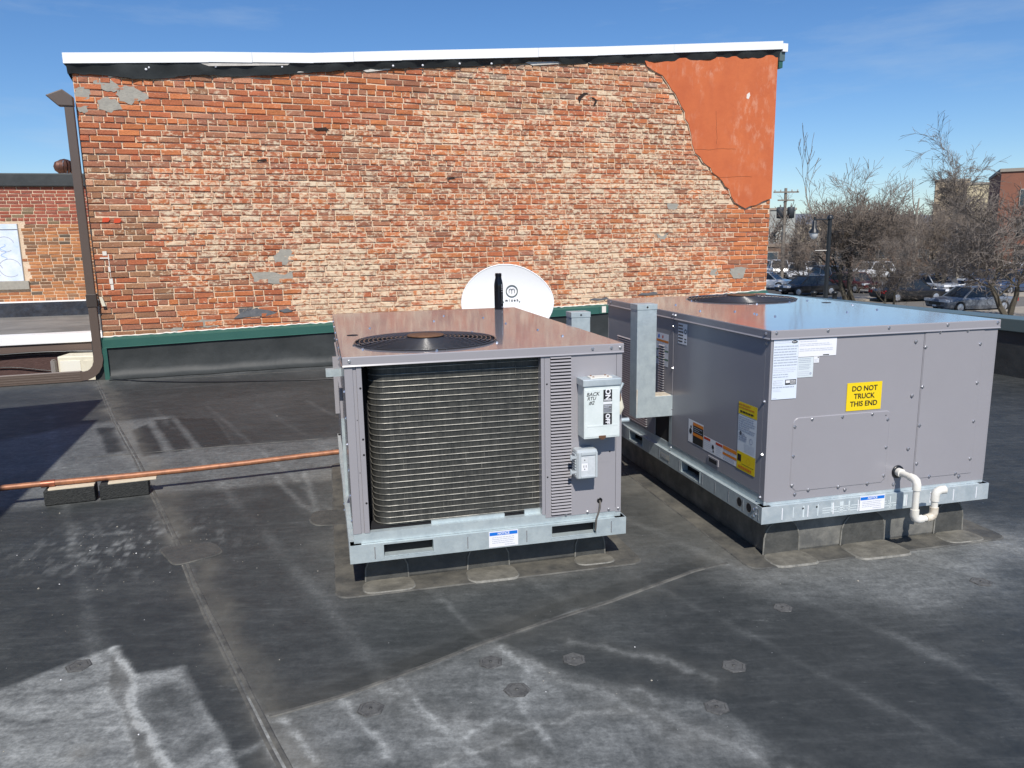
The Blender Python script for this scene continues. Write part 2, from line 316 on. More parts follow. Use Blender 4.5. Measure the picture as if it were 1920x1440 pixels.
for line, w, a in (([(-1.75,2.25),(-1.689,2.223),(-1.63,2.191),(-1.53,2.148),(-1.444,2.156)],.014,.3),([(-1.553,2.325),(-1.435,2.305),(-1.372,2.389)],.016,.26),([(-1.62,2.1),(-1.4,2.13),(-1.27,2.2)],.01,.15)):
    dust -= a*np.exp(-(line_dist(Ps, line)/w)**2)
dust -= 0.055*poly_soft(Ps, [(-0.787,2.138),(-0.55,2.255),(-0.075,2.579),(0.39,2.88),(0.95,3.23),(0.9,3.32),(0.30,2.95),(-0.184,2.624),(-0.614,2.332),(-0.812,2.219)], .008)
tan = 0.25*chan + 0.6*np.exp(-(np.hypot(Pw[:,0] + 1.275, Pw[:,1] - 2.013)/.05)**2)*np.clip(1.5*n3, 0, 1)
dv = line_dist(Ps, SEAM_V); side = np.zeros(len(P2))
off = [(a + 0.055, b + 0.03) for a, b in SEAM_V]; do = line_dist(Pw, off)
tan += 0.55*np.exp(-(do/0.075)**2)*np.clip(0.35 + 1.3*n2, 0, 1.2)
dust += 0.16*np.exp(-(dv/0.012)**2)
dc = line_dist(Ps, SEAM_C); dust += 0.36*np.exp(-(dc/0.010)**2)*np.clip(0.4 + n3, 0, 1); tan += 0.3*np.exp(-(line_dist(Pw, [(a + 0.12, b + 0.12) for a, b in SEAM_C])/0.12)**2)*n2*1.3
for k in range(-4, 9):      # faint lap and roller lines that run the length of the sheets
    a = Vector((-1.0 + k*0.42, 2.5 + k*0.1)); dd = line_dist(Ps, [(a.x - 2.6, a.y + 4.1), (a.x, a.y), (a.x + 1.6, a.y - 2.55)])
    dust += (0.05 + 0.05*(k % 3))*np.exp(-(dd/(0.02 + 0.012*(k % 2)))**2)*np.clip(2.4*n2 - 0.5, 0, 1)
for s0, s1, w in (((0.02,2.48),(0.5,2.05),0.02),((-0.42,2.33),(0.2,1.7),0.025),((0.25,2.62),(0.75,2.3),0.02),((-0.2,1.95),(0.3,2.2),0.012),((0.35,2.3),(0.9,1.75),0.02)):
    dust += 0.22*np.exp(-(line_dist(Pw, [s0, s1])/w)**2)*np.clip(2.2*n3, 0, 1.2)
    tan += 0.14*np.exp(-(line_dist(Pw, [s0, s1])/(w*3))**2)
for (ox, oy, c) in ((-0.0932,3.1345,0),(1.6742,3.3787,1)):       # dirt that has washed round the two curbs
    u_, v_ = np.array([math.cos(.2414), math.sin(.2414)]), np.array([-math.sin(.2414), math.cos(.2414)])
    q = Pw - np.array([ox, oy]); a, b = q @ u_, q @ v_; dx = np.maximum(np.abs(a) - 0.53, 0); dyy = np.maximum(np.abs(b - 0.96) - 0.91, 0); d = np.hypot(dx, dyy)
    tan += (0.55 if c else 0.42)*np.exp(-(d/(0.20 if c else 0.15))**2)*np.clip(0.35 + 1.2*n2, 0, 1.3); dust += 0.10*np.exp(-(d/0.25)**2)
tan += 0.28*poly_soft(Pw, [(0.55,3.2),(1.0,3.5),(0.8,5.4),(0.2,5.6),(0.5,4.2)], 0.15)*np.clip(0.5 + n2, 0, 1.2)
spl = np.hypot((P2[:,0] + 1.9)/0.42, (P2[:,1] - 3.55)/0.30); dust += 0.5*np.exp(-spl**2)*np.clip((fbm(P2, 26, 201) - 0.55)*6, 0, 1)
tan += 0.25*np.exp(-((line_dist(Pw, [(-4.6,8.0),(-3.6,6.6)]))/0.3)**2)*n2
dust += 0.18*np.exp(-((gn.ravel() - N_WALL)/0.5)**2)*np.clip(n2*1.6, 0, 1)
dust = dust*0.86
colr = np.stack([np.clip(dust, 0, 1), np.clip(tan, 0, 1), np.zeros(len(P2)), np.ones(len(P2))], 1).astype(np.float32)

def roof_material():
    m = bpy.data.materials.new('black_roof_membrane'); m.use_nodes = True; nt = m.node_tree; b = nt.nodes['Principled BSDF']; N = nt.nodes.new; K = nt.links.new
    at = N('ShaderNodeVertexColor'); at.layer_name = 'dirt'; sp = N('ShaderNodeSeparateColor'); K(at.outputs[0], sp.inputs[0])
    g = N('ShaderNodeNewGeometry')
    def noise(s, d=8, r=0.65, vec=None):
        n = N('ShaderNodeTexNoise'); n.inputs['Scale'].default_value = s; n.inputs['Detail'].default_value = d; n.inputs['Roughness'].default_value = r; K(vec or g.outputs['Position'], n.inputs['Vector']); return n.outputs[0]
    def rng_(x, a, c, lo, hi):
        r = N('ShaderNodeMapRange'); K(x, r.inputs[0])
        for i, v in enumerate((a, c, lo, hi)): r.inputs[i + 1].default_value = v
        return r.outputs[0]
    def math_(op, a, c):
        k = N('ShaderNodeMath'); k.operation = op
        for i, v in enumerate((a, c)):
            if isinstance(v, (int, float)): k.inputs[i].default_value = v
            else: K(v, k.inputs[i])
        return k.outputs[0]
    def mix(f, c1, c2):
        x = N('ShaderNodeMix'); x.data_type = 'RGBA'; K(f, x.inputs[0])
        for i, c in ((6, c1), (7, c2)):
            if isinstance(c, tuple): x.inputs[i].default_value = (*c, 1)
            else: K(c, x.inputs[i])
        return x.outputs[2]
    mpn = N('ShaderNodeMapping'); mpn.inputs['Scale'].default_value = (1.0, 5.0, 1.0); mpn.inputs['Rotation'].default_value = (0, 0, -0.42); K(g.outputs['Position'], mpn.inputs[0])
    fine = noise(70, 9, 0.7); mid = noise(9, 9, 0.7); strk = noise(6, 9, 0.72, mpn.outputs[0])
    base = mix(rng_(mid, 0.35, 0.7, 0, 1), (0.017, 0.0205, 0.0215), (0.033, 0.037, 0.038))
    base = mix(rng_(strk, 0.5, 0.75, 0, 0.5), base, (0.068, 0.073, 0.074))
    d = math_('MULTIPLY', sp.outputs[0], rng_(fine, 0.34, 0.66, 0.68, 1.28)); d = math_('MULTIPLY', d, rng_(strk, 0.34, 0.66, 0.78, 1.18)); d = math_('MULTIPLY', d, rng_(noise(26, 9, 0.72), 0.36, 0.64, 0.66, 1.3))
    sc1 = rng_(noise(3.2, 10, 0.78, mpn.outputs[0]), 0.57, 0.68, 0, 0.20); d = math_('ADD', d, math_('MULTIPLY', sc1, rng_(noise(38, 6, 0.7), 0.48, 0.6, 0, 1)))
    c = mix(d, base, (0.40, 0.415, 0.405))
    t = math_('MULTIPLY', sp.outputs[1], rng_(mid, 0.3, 0.7, 0.7, 1.25)); t = math_('MULTIPLY', t, 0.55); c = mix(t, c, (0.20, 0.185, 0.15))
    spk = rng_(noise(85, 2, 0.5), 0.775, 0.80, 0, 0.75); c = mix(spk, c, (0.6, 0.6, 0.58))
    K(c, b.inputs['Base Color']); b.inputs['Specular IOR Level'].default_value = 0.35
    K(rng_(mid, 0.3, 0.7, 0.5, 0.72), b.inputs['Roughness'])
    bp = N('ShaderNodeBump'); bp.inputs['Strength'].default_value = 0.35; bp.inputs['Distance'].default_value = 0.012
    h = math_('ADD', math_('MULTIPLY', noise(2.5, 5), 2.0), math_('MULTIPLY', fine, 0.22)); K(h, bp.inputs['Height']); K(bp.outputs[0], b.inputs['Normal'])
    return m
ROOFM = roof_material()
nu, nn_ = len(ua), len(na)
idx = np.arange(nu*nn_).reshape(nn_, nu); quads = np.stack([idx[:-1,:-1], idx[:-1,1:], idx[1:,1:], idx[1:,:-1]], -1).reshape(-1, 4)
me = bpy.data.meshes.new('roof'); me.vertices.add(nu*nn_); me.vertices.foreach_set('co', np.concatenate([P2, np.zeros((len(P2), 1))], 1).astype(np.float32).ravel())
me.loops.add(quads.size); me.loops.foreach_set('vertex_index', quads.ravel().astype(np.int32)); me.polygons.add(len(quads))
me.polygons.foreach_set('loop_start', np.arange(0, quads.size, 4, dtype=np.int32)); me.update(calc_edges=True); me.validate()
ca = me.color_attributes.new('dirt', 'FLOAT_COLOR', 'POINT'); ca.data.foreach_set('color', colr.ravel()); me.materials.append(ROOFM)
roof = put('roof', me, kind='structure', recalc=False)
def ribbon(mb, pts, w0, w1, z, m, h=0.0035, wob=0.0):
    """A low raised strip along pts from w0 to w1 on its right-hand side, with a tapered edge."""
    P = [Vector((a, b, 0)) for a, b in pts]; Q = []
    for a, b in zip(P[:-1], P[1:]):
        k = max(2, int((b - a).length / 0.12))
        for i in range(k): Q.append(a.lerp(b, i / k))
    Q.append(P[-1]); rows = []
    for i, p in enumerate(Q):
        t = (Q[min(i+1, len(Q)-1)] - Q[max(i-1, 0)]).normalized(); n = Vector((t.y, -t.x, 0)); j = random.uniform(-wob, wob)
        rows.append([p + n*(w0 - 0.004 + j) + Vector((0,0,0.0006)), p + n*(w0 + j) + Vector((0,0,z + h)), p + n*(w1 + j) + Vector((0,0,z + h)), p + n*(w1 + 0.004 + j) + Vector((0,0,0.0006))])
    vs = [q for r in rows for q in r]; mb.add(vs, [(4*i + k, 4*i + k + 1, 4*i + k + 5, 4*i + k + 4) for i in range(len(rows) - 1) for k in range(3)], m)
LAP = mat('lap_edge', (0.055, 0.055, 0.052), 0.7, 0, (9, 0.95, (0.16, 0.155, 0.135)))
mb = MB(); ribbon(mb, SEAM_V, -0.008, 0.0, 0, LAP, 0.003, 0.002); ribbon(mb, SEAM_V, 0.016, 0.020, 0, LAP, 0.002, 0.002); put('membrane_seam', mb, roof)
mb = MB(); ribbon(mb, SEAM_C, -0.006, 0.006, 0, LAP, 0.004, 0.002); put('membrane_seam', mb, roof)
mb = MB(); ribbon(mb, [(-4.2,8.16),(-2.0,8.75),(1.5,9.75)], -0.005, 0.007, 0, PATCH, 0.004, 0.004); put('membrane_seam', mb, roof)
mb = MB(); ribbon(mb, [(-1.2,5.62),(-2.2,5.36),(-2.95,5.15)], -0.004, 0.004, 0, LAP, 0.003, 0.003); put('membrane_seam', mb, roof)
def blob_outline(pts, r=0.03, k=5):
    out = []; n = len(pts)
    for i in range(n):
        p = Vector(pts[i]); a = (Vector(pts[i-1]) - p); b = (Vector(pts[(i+1) % n]) - p); ra = min(r, a.length*0.45); rb = min(r, b.length*0.45); A = p + a.normalized()*ra; B = p + b.normalized()*rb
        for j in range(k + 1):
            t = j / k; out.append(A*(1-t)**2 + p*2*t*(1-t) + B*t*t)
    return out
def sheet(mb, pts, z, m, edge=CAULK, ew=0.006):
    c = Vector((sum(p.x for p in pts)/len(pts), sum(p.y for p in pts)/len(pts))); n = len(pts)
    mb.poly([(p.x, p.y, z) for p in pts], m)
    if edge:
        for i in range(n):
            a, b = pts[i], pts[(i+1) % n]; oa, ob = a + (a - c).normalized()*ew, b + (b - c).normalized()*ew
            mb.poly([(a.x,a.y,z), (oa.x,oa.y,0.001), (ob.x,ob.y,0.001), (b.x,b.y,z)], edge)
mb = MB(); sheet(mb, blob_outline(PATCH_L, 0.04), 0.0055, PATCH, LAP); put('membrane_patch', mb, roof)
mb = MB(); sheet(mb, blob_outline([(-1.72,3.50),(-1.55,3.29),(-1.38,3.43),(-1.48,3.57)], 0.05), 0.005, PATCH, LAP); put('membrane_patch', mb, roof)
HEXE = mat('plate_edge', (0.035, 0.035, 0.035), 0.7, 0, (50,.95,(.12,.12,.115))); HEXM = mat('dusty_plate', (0.115, 0.116, 0.112), 0.75, 0, (30,.9,(.05,.05,.05)), (20,.3))
for i, (x, y, rr) in enumerate(((-0.09,2.44,.045),(0.2,2.45,.045),(0.0,2.27,.046),(-0.46,2.18,.045),(0.74,2.39,.045),(1.05,2.8,.04),(1.95,3.0,.045),(-1.53,2.46,.045),(0.62,2.16,.042))):
    mb = MB(); t0 = random.random(); hexp = [Vector((x + rr*math.cos(t0 + k*PI/3), y + rr*math.sin(t0 + k*PI/3), 0)) for k in range(6)]; c = Vector((x, y, 0))
    for k in range(6):
        a, b = hexp[k], hexp[(k+1) % 6]
        for q0, q1, h0, h1, mm in ((1.0,0.92,0.0008,0.003,HEXE),(0.92,0.74,0.003,0.0034,HEXM),(0.74,0.68,0.0034,0.0022,HEXE),(0.68,0.0,0.0022,0.0026,HEXM)):
            mb.poly([c + (a-c)*q0 + Vector((0,0,h0)), c + (b-c)*q0 + Vector((0,0,h0)), c + (b-c)*q1 + Vector((0,0,h1)), c + (a-c)*q1 + Vector((0,0,h1))] if q1 > 0 else [c + (a-c)*q0 + Vector((0,0,h0)), c + (b-c)*q0 + Vector((0,0,h0)), c + Vector((0,0,h1))], mm)
    mb.lathe([(0.006,0.0026),(0.006,0.005),(0.0,0.0055)], HEXE, 8, (x, y, 0)); put('fastener_plate', mb, roof)
mb = MB()                                                     # grit and chips lying about
for k in range(240):
    if k < 120: x, y = -1.9 + random.gauss(0, .4), 3.5 + random.gauss(0, .3)
    else: x, y = random.uniform(-3.5, 3.5), random.uniform(1.8, 6.5)
    r = random.uniform(0.001, 0.003)*(1 if k % 13 else 2.0); p = [Vector((x + r*random.uniform(.6,1.3)*math.cos(a), y + r*random.uniform(.6,1.3)*math.sin(a), 0.001)) for a in (0, 1.3, 2.6, 3.9, 5.2)]
    mb.add(p + [Vector((x, y, r*1.1))], [(i, (i+1) % 5, 5) for i in range(5)], CEMENT if k % 5 else WHITE)
put('grit', mb, kind='stuff')

# building mass below the roof, down to the street
mb = MB(); H0 = -0.03
A, B, C_, D_ = UN(-9.0, -6.0, H0), UN(7.55, -6.0, H0), UN(7.55, N_WALL - 0.01, H0), UN(-9.0, N_WALL - 0.01, H0)
mb.prism([A, B, C_, D_], (0, 0, -2.98), mat('brown_brick_far', (0.20, 0.10, 0.065), 0.9, 0, (6, 0.7, (0.13, 0.07, 0.05))))
put('roof_base', mb, kind='structure')

# ------------------------------------------------------------------ the weathered brick wall
def brick_material(name, source):
    m = bpy.data.materials.new(name); m.use_nodes = True; nt = m.node_tree; b = nt.nodes['Principled BSDF']; N = nt.nodes.new; K = nt.links.new
    if source == 'object':
        o = N('ShaderNodeObjectInfo'); colo, alp = o.outputs['Color'], o.outputs['Alpha']
    else:
        o = N('ShaderNodeVertexColor'); o.layer_name = 'tone'; colo, alp = o.outputs[0], o.outputs[1]
    g = N('ShaderNodeNewGeometry')
    def noise(s, d, r):
        n = N('ShaderNodeTexNoise'); n.inputs['Scale'].default_value = s; n.inputs['Detail'].default_value = d; n.inputs['Roughness'].default_value = r; K(mpz.outputs[0], n.inputs['Vector']); return n.outputs[0]
    mpz = N('ShaderNodeMapping'); mpz.inputs['Scale'].default_value = (.72, .72, 1.25); K(g.outputs['Position'], mpz.inputs[0])
    a, f = noise(24, 9, 0.62), noise(85, 5, 0.6)
    v = N('ShaderNodeMapRange'); K(f, v.inputs[0]); v.inputs[1].default_value = 0.3; v.inputs[2].default_value = 0.7; v.inputs[3].default_value = 0.72; v.inputs[4].default_value = 1.2
    hs = N('ShaderNodeHueSaturation'); K(colo, hs.inputs['Color']); K(v.outputs[0], hs.inputs['Value'])
    th = N('ShaderNodeMath'); th.operation = 'SUBTRACT'; th.inputs[0].default_value = 0.80; K(alp, th.inputs[1])       # more residue -> lower threshold
    th2 = N('ShaderNodeMath'); th2.operation = 'MULTIPLY_ADD'; K(alp, th2.inputs[0]); th2.inputs[1].default_value = -0.36; th2.inputs[2].default_value = 0.865
    mm = N('ShaderNodeMath'); mm.operation = 'MULTIPLY_ADD'; K(f, mm.inputs[0]); mm.inputs[1].default_value = 0.30; K(a, mm.inputs[2])
    sb = N('ShaderNodeMath'); sb.operation = 'SUBTRACT'; K(mm.outputs[0], sb.inputs[0]); K(th2.outputs[0], sb.inputs[1])
    ml = N('ShaderNodeMapRange'); K(sb.outputs[0], ml.inputs[0]); ml.inputs[1].default_value = 0.0; ml.inputs[2].default_value = 0.17; ml.inputs[4].default_value = 0.80
    x = N('ShaderNodeMix'); x.data_type = 'RGBA'; K(ml.outputs[0], x.inputs[0]); K(hs.outputs[0], x.inputs[6]); x.inputs[7].default_value = (0.80, 0.66, 0.465, 1)
    K(x.outputs[2], b.inputs['Base Color']); b.inputs['Roughness'].default_value = 0.9; b.inputs['Specular IOR Level'].default_value = 0.2
    bp = N('ShaderNodeBump'); bp.inputs['Strength'].default_value = 0.6; bp.inputs['Distance'].default_value = 0.006; K(f, bp.inputs['Height']); K(bp.outputs[0], b.inputs['Normal'])
    return m
BRICK_O, BRICK_S = brick_material('old_brick', 'object'), brick_material('old_brick_mass', 'attr')
def brick_variants(k, mat_):
    out = []
    for i in range(k):
        j = lambda a: random.uniform(-a, a); X, Z = 0.5, 0.5
        back = [(-X,1,-Z),(X,1,-Z),(X,1,Z),(-X,1,Z)]
        mid = [(x*(1 + j(.012)), 0.28, z*(1 + j(.05))) for x, z in ((-X,-Z),(X,-Z),(X,Z),(-X,Z))]
        fr = [(x*0.95 + j(.02), j(.16), z*0.85 + j(.075)) for x, z in ((-X,-Z),(X,-Z),(X,Z),(-X,Z))]
        me = bpy.data.meshes.new('brick'); me.from_pydata(back + mid + fr, [], [(8,9,10,11)] + [(4+q, 4+(q+1) % 4, 8+(q+1) % 4, 8+q) for q in range(4)] + [(q, (q+1) % 4, 4+(q+1) % 4, 4+q) for q in range(4)]); me.materials.append(mat_); me.update(); out.append(me)
    return out
VAR = brick_variants(9, BRICK_O)
def lay_bricks(parent, bricks, order, limit=300, depth=0.03):
    """bricks: (x, z, length, height, proud, rgba). The `limit` first in `order` become parts; the rest one joined part."""
    chosen = set(order[:limit]); VV, FF, CC = [], [], []
    for i, (x, z, l, h, pr, c) in enumerate(bricks):
        me = VAR[i % len(VAR)]
        if i in chosen:
            o = bpy.data.objects.new('brick', me); COL.objects.link(o); o.parent = parent; o.location = (x, -pr, z); o.scale = (l, depth, h); o.color = c; o.rotation_euler = (0, random.gauss(0, .006), 0)
        else:
            n0 = len(VV); VV += [(v.co.x*l + x, v.co.y*depth - pr, v.co.z*h + z) for v in me.vertices]; FF += [tuple(q + n0 for q in p.vertices) for p in me.polygons]; CC += [c]*len(me.vertices)
    if VV:
        me = bpy.data.meshes.new('brickwork'); me.from_pydata(VV, [], FF); a = me.color_attributes.new('tone', 'FLOAT_COLOR', 'POINT'); a.data.foreach_set('color', np.array(CC, np.float32).ravel()); me.materials.append(BRICK_S); me.update()
        put('brickwork', me, parent, kind='stuff', recalc=False)

wall = thing('brick_building', 'tall windowless wall of weathered red brick with orange stucco corner and white coping', 'building', UN(0, N_WALL), AW)
ZT = [(-1.484,3.369),(-0.1,3.46),(1.0,3.515),(2.0,3.60),(4.5,3.80),(7.33,4.052)]
ZG = [(-1.5,0.458),(4.7,0.56),(7.4,0.655)]
def lerp_tab(T, u):
    for (a, b), (c, d) in zip(T[:-1], T[1:]):
        if u <= c: return b + (d - b)*(u - a)/(c - a)
    return T[-1][1]
zt, zg = (lambda u: lerp_tab(ZT, u)), (lambda u: lerp_tab(ZG, u))
MORTAR = mat('lime_mortar', (0.76, 0.59, 0.42), 0.95, 0, (5, 0.8, (0.58, 0.42, 0.28)), (60, 0.6))
U0, U1E = -1.425, 7.272
mb = MB(); us = [U0, -0.1, 1.0, 2.0, 4.5, U1E]; prof = [(u, 0.0085, zt(u) - 0.02) for u in us]
mb.prism([(U0, 0.0085, -3.0), (U1E, 0.0085, -3.0)] + prof[::-1], (0, 9.0, 0), MORTAR); put('wall', mb, wall)
WMORT_ = mat('white_fresh_mortar', (0.75, 0.70, 0.62), 0.9)
STUC = [(5.17,3.75),(5.24,3.62),(5.36,3.56),(5.47,3.52),(5.56,3.42),(5.61,3.35),(5.67,3.30),(5.77,3.14),(5.82,3.08),(5.83,2.99),(5.88,2.93),(5.93,2.78),(5.95,2.66),(6.0,2.55),(6.08,2.50),(6.13,2.43),(6.2,2.385),(6.25,2.36),(6.28,2.30),(6.38,2.24),(6.45,2.18),(6.49,2.12),(6.56,2.08),(6.60,1.98),(6.66,1.90),(6.76,1.85),(6.84,1.815),(6.92,1.85),(7.02,1.86),(7.12,1.91),(7.2,1.935),(7.275,1.95),(7.275,3.90)]
STUC_P = np.array(STUC)
_tone = lambda u, z, sd: fbm(np.array([[u*1.0, z*2.2]]), 1.1, sd)[0] - .45
def pal(u, z):
    r = random.random(); c = {'red': (0.40,0.112,0.050), 'orange': (0.52,0.165,0.060), 'dull': (0.30,0.125,0.080), 'brown': (0.27,0.145,0.085), 'pink': (0.43,0.195,0.115), 'buff': (0.44,0.26,0.155), 'grey': (0.28,0.22,0.175), 'slate': (0.10,0.105,0.11)}
    left, top, right = u < -0.75, z > zt(u) - 0.75, u > 6.6; t = _tone(u, z, 611)
    if left and z < 2.4: w = dict(red=.22, dull=.32, brown=.34, buff=.08, grey=.02, orange=.02)
    elif right: w = dict(orange=.62, red=.3, dull=.08)
    elif top and u < 2.2: w = dict(red=.48, orange=.26, dull=.10, pink=.13, brown=.03)
    elif top: w = dict(red=.18, orange=.16, dull=.16, pink=.22, buff=.22, grey=.05)
    elif z < zg(u) + 0.42 and u < 0.8: w = dict(orange=.42, red=.38, dull=.10, pink=.09, slate=.01)
    else: w = dict(red=.40, orange=.20 + max(0, t), dull=.16, pink=.22 + max(0, -t), buff=.05, grey=.03, slate=.006, brown=.02)
    for k, p in w.items():
        r -= p
        if r <= 0: break
    f = random.uniform(0.88, 1.14)*(1 + .5*t); m_ = (.52,.225,.115); q = .74 if k != 'slate' else 1
    return tuple(min(1, (q*a + (1 - q)*b)*f*random.uniform(.97,1.03)) for a, b in zip(c[k], m_))
def gauss2(u, z, cu, cz, su, sz): return math.exp(-((u - cu)/su)**2 - ((z - cz)/sz)**2)
def residue(u, z):
    top = zt(u) - z; w = 0.605
    if top < 0.8: w = 0.30 if u < 2.2 else 0.52
    w += 0.12*gauss2(u, z, 4.8, 2.0, 2.6, 1.0) + 0.22*gauss2(u, z, 1.5, 0.9, 1.0, 0.32) + 0.12*gauss2(u, z, 0.2, 1.75, 1.4, 0.45) + 0.26*gauss2(u, z, 2.9, 0.72, 1.1, 0.2)
    if 0.68 < u < 1.47 and z < 1.45: w += 0.24
    if 4.1 < u < 5.03 and z < 1.42: w += 0.34
    if u < -0.75: w -= 0.30*min(1, (-0.75 - u)/0.25) + 0.05
    if u < 0.6 and z < zg(u) + 0.42: w -= 0.22
    if u > 6.6: w -= 0.42
    w += 0.42*_tone(u, z, 631) + 0.40*_tone(u*3, z*3, 651)
    return max(0.0, min(1.0, w + random.gauss(0, 0.10)))
PAT = [[(-1.40,3.05),(-1.2,3.06),(-1.0,3.10),(-0.88,3.02),(-0.76,3.02),(-0.72,2.94),(-0.86,2.9),(-0.98,2.86),(-1.15,2.84),(-1.22,2.88),(-1.36,2.93)]]
bricks = []; CP = 0.0645; k0 = 0; z = 0.36; course = 0
while z < 4.1:
    header = (course - 37) % 6 == 0; L0 = 0.103 if header else 0.212; u = U0 - random.uniform(0, L0*0.8); sag = random.uniform(0, 6)
    while u < U1E:
        l = L0*random.uniform(0.95, 1.04) if random.random() > (0.03 if not header else 0.0) else 0.105
        a, b = max(u, U0), min(u + l, U1E); uc = (a + b)/2; zz = z + 0.004*math.sin(uc*1.3 + 1) + 0.002*math.sin(uc*4 + sag)
        if b - a > 0.03 and zg(uc) - 0.02 < zz < zt(uc) - 0.15 and not inside(np.array([[uc, zz]]), STUC_P)[0]:
            # straight joints of the two bricked-up openings
            c = (*pal(uc, zz), residue(uc, zz)); bricks.append((uc, zz, b - a - random.uniform(0.009, 0.015), CP - random.uniform(0.0105, 0.0155), random.gauss(0.0055, 0.0024) if random.random() > .04 else random.uniform(-0.006, 0.014), c))
        u += l
    z += CP; course += 1
cu, cz_ = -UN(0, N_WALL).dot(WU) , EYE
def bshow(i):
    x, zz, l, h, pr, c = bricks[i]; p = UN(x, N_WALL, zz); hid = (p.z < 0.75 and 1.2 < x < 7.3)
    return l*h/(p.x**2 + p.y**2 + (zz - EYE)**2) * (0.01 if hid else 1)
lay_bricks(wall, bricks, sorted(range(len(bricks)), key=bshow, reverse=True))
# stucco, cement smears
mb = MB(); n = len(STUC); mb.prism([(u, -0.004, z) for u, z in STUC], (0, -0.018, 0), STUCCO); so = put('stucco', mb, wall)
mb = MB(); edge = [p for p in STUC[1:30]]
for (a0, b0_), (a1, b1_) in zip(edge[:-1], edge[1:]):
    k = random.uniform(.004, .014); mb.prism([(a0 - k, -.0035, b0_ - k*.5), (a1 - k, -.0035, b1_ - k*.5), (a1 + .002, -.0035, b1_), (a0 + .002, -.0035, b0_)], (0, -random.uniform(.006, .011), 0), MORTAR)
put('broken_edge', mb, wall)
mb = MB(); mb.prism([(6.79,-.0225,3.34),(6.83,-.0225,3.37),(6.845,-.0225,3.33),(6.82,-.0225,3.28),(6.785,-.0225,3.29)], (0, -.0012, 0), WMORT_); put('chip', mb, so)
CRK = mat('crack_shadow', (.10,.035,.02), .95)
for line in ([(5.98,2.60),(6.2,2.595),(6.45,2.62),(6.7,2.60)], [(6.35,2.24),(6.7,2.25),(7.0,2.245)], [(6.3,3.1),(6.33,2.8),(6.32,2.62)]):
    mb = MB(); mb.tube([(u + random.gauss(0,.006), -.0222, z + random.gauss(0,.006)) for (u0, z0), (u1, z1) in zip(line[:-1], line[1:]) for u, z in [(u0 + (u1-u0)*t, z0 + (z1-z0)*t) for t in (0,.25,.5,.75)]], .0018, CRK, 4); put('crack', mb, so)
for pts in ([(4.26,3.20),(4.34,3.255),(4.42,3.26),(4.36,3.235),(4.31,3.19),(4.28,3.12)], [(4.40,3.20),(4.48,3.205),(4.53,3.17),(4.50,3.10),(4.475,3.11),(4.50,3.165),(4.47,3.185)], [(0.95,2.72),(1.1,2.735),(1.14,2.70),(1.0,2.695)], [(2.5,2.18),(2.6,2.20),(2.62,2.175),(2.52,2.165)], [(0.32,2.36),(0.42,2.375),(0.43,2.35),(0.33,2.345)]):
    mb = MB(); mb.prism([(u, -.0105, z) for u, z in pts], (0, -.0006, 0), mat('open_joint', (.03,.018,.014), .95)); put('open_joint', mb, wall)
smears = [[(-1.42,3.02),(-1.33,3.06),(-1.27,3.02),(-1.28,2.95),(-1.36,2.92),(-1.42,2.94)], [(-1.24,3.12),(-1.12,3.15),(-1.03,3.13),(-0.98,3.06),(-1.05,3.02),(-1.14,3.04),(-1.2,3.06)],
          [(-1.02,3.06),(-0.9,3.09),(-0.8,3.05),(-0.72,2.99),(-0.76,2.93),(-0.85,2.95),(-0.9,2.90),(-0.99,2.93),(-1.04,2.99)], [(-1.22,2.94),(-1.12,2.97),(-1.02,2.93),(-1.0,2.86),(-1.1,2.82),(-1.2,2.85)], [(-1.41,2.86),(-1.31,2.87),(-1.30,2.81),(-1.4,2.80)], [(-1.15,3.24),(-1.02,3.25),(-0.97,3.18),(-1.08,3.16)],
          [(0.42,1.30),(0.52,1.37),(0.62,1.36),(0.66,1.24),(0.56,1.20),(0.44,1.22)], [(0.16,1.12),(0.36,1.13),(0.55,1.08),(0.64,1.13),(0.62,1.0),(0.42,0.985),(0.2,1.01)],
          [(-0.5,0.57),(-0.38,0.62),(-0.26,0.60),(-0.24,0.53),(-0.42,0.51)], [(-0.72,0.55),(-0.6,0.56),(-0.6,0.49),(-0.71,0.49)],
          [(5.6,1.88),(5.72,1.92),(5.78,1.86),(5.7,1.80),(5.58,1.83)], [(5.42,1.50),(5.52,1.46),(5.62,1.50),(5.56,1.40),(5.46,1.41)], [(6.62,0.98),(6.78,1.0),(6.92,0.97),(6.86,0.84),(6.7,0.83),(6.64,0.9)], [(6.3,0.97),(6.42,0.98),(6.44,0.90),(6.32,0.89)]]
for s in smears:
    pts = []
    for i in range(len(s)):
        a, b = Vector(s[i]), Vector(s[(i+1) % len(s)])
        for t in (0, .33, .66): q = a.lerp(b, t); pts.append((q.x + random.gauss(0, .01), -0.0065, q.y + random.gauss(0, .008)))
    mb = MB(); mb.prism([(p[0], -0.002, p[2]) for p in pts], (0, -0.0035, 0), CEMENT); put('cement_patch', mb, wall)
TAR = mat('tar_patch', (0.10, 0.105, 0.115), 0.7, 0, (20, 0.8, (0.18, 0.18, 0.18)))
for s in ([(-0.06,0.60),(0.02,0.665),(0.2,0.70),(0.34,0.675),(0.42,0.645),(0.3,0.61),(0.1,0.61)], [(0.44,0.67),(0.54,0.69),(0.6,0.65),(0.5,0.64)], [(5.16,0.668),(5.22,0.69),(5.31,0.685),(5.40,0.70),(5.47,0.684),(5.44,0.660),(5.3,0.655)], [(4.42,0.628),(4.50,0.650),(4.60,0.640),(4.68,0.655),(4.72,0.63),(4.55,0.612)]):
    mb = MB(); mb.prism([(u, -0.0065, z) for u, z in s], (0, -0.003, 0), TAR); put('tar_patch', mb, wall)
REDP = mat('fresh_red_paint', (0.62, 0.07, 0.02), 0.7)
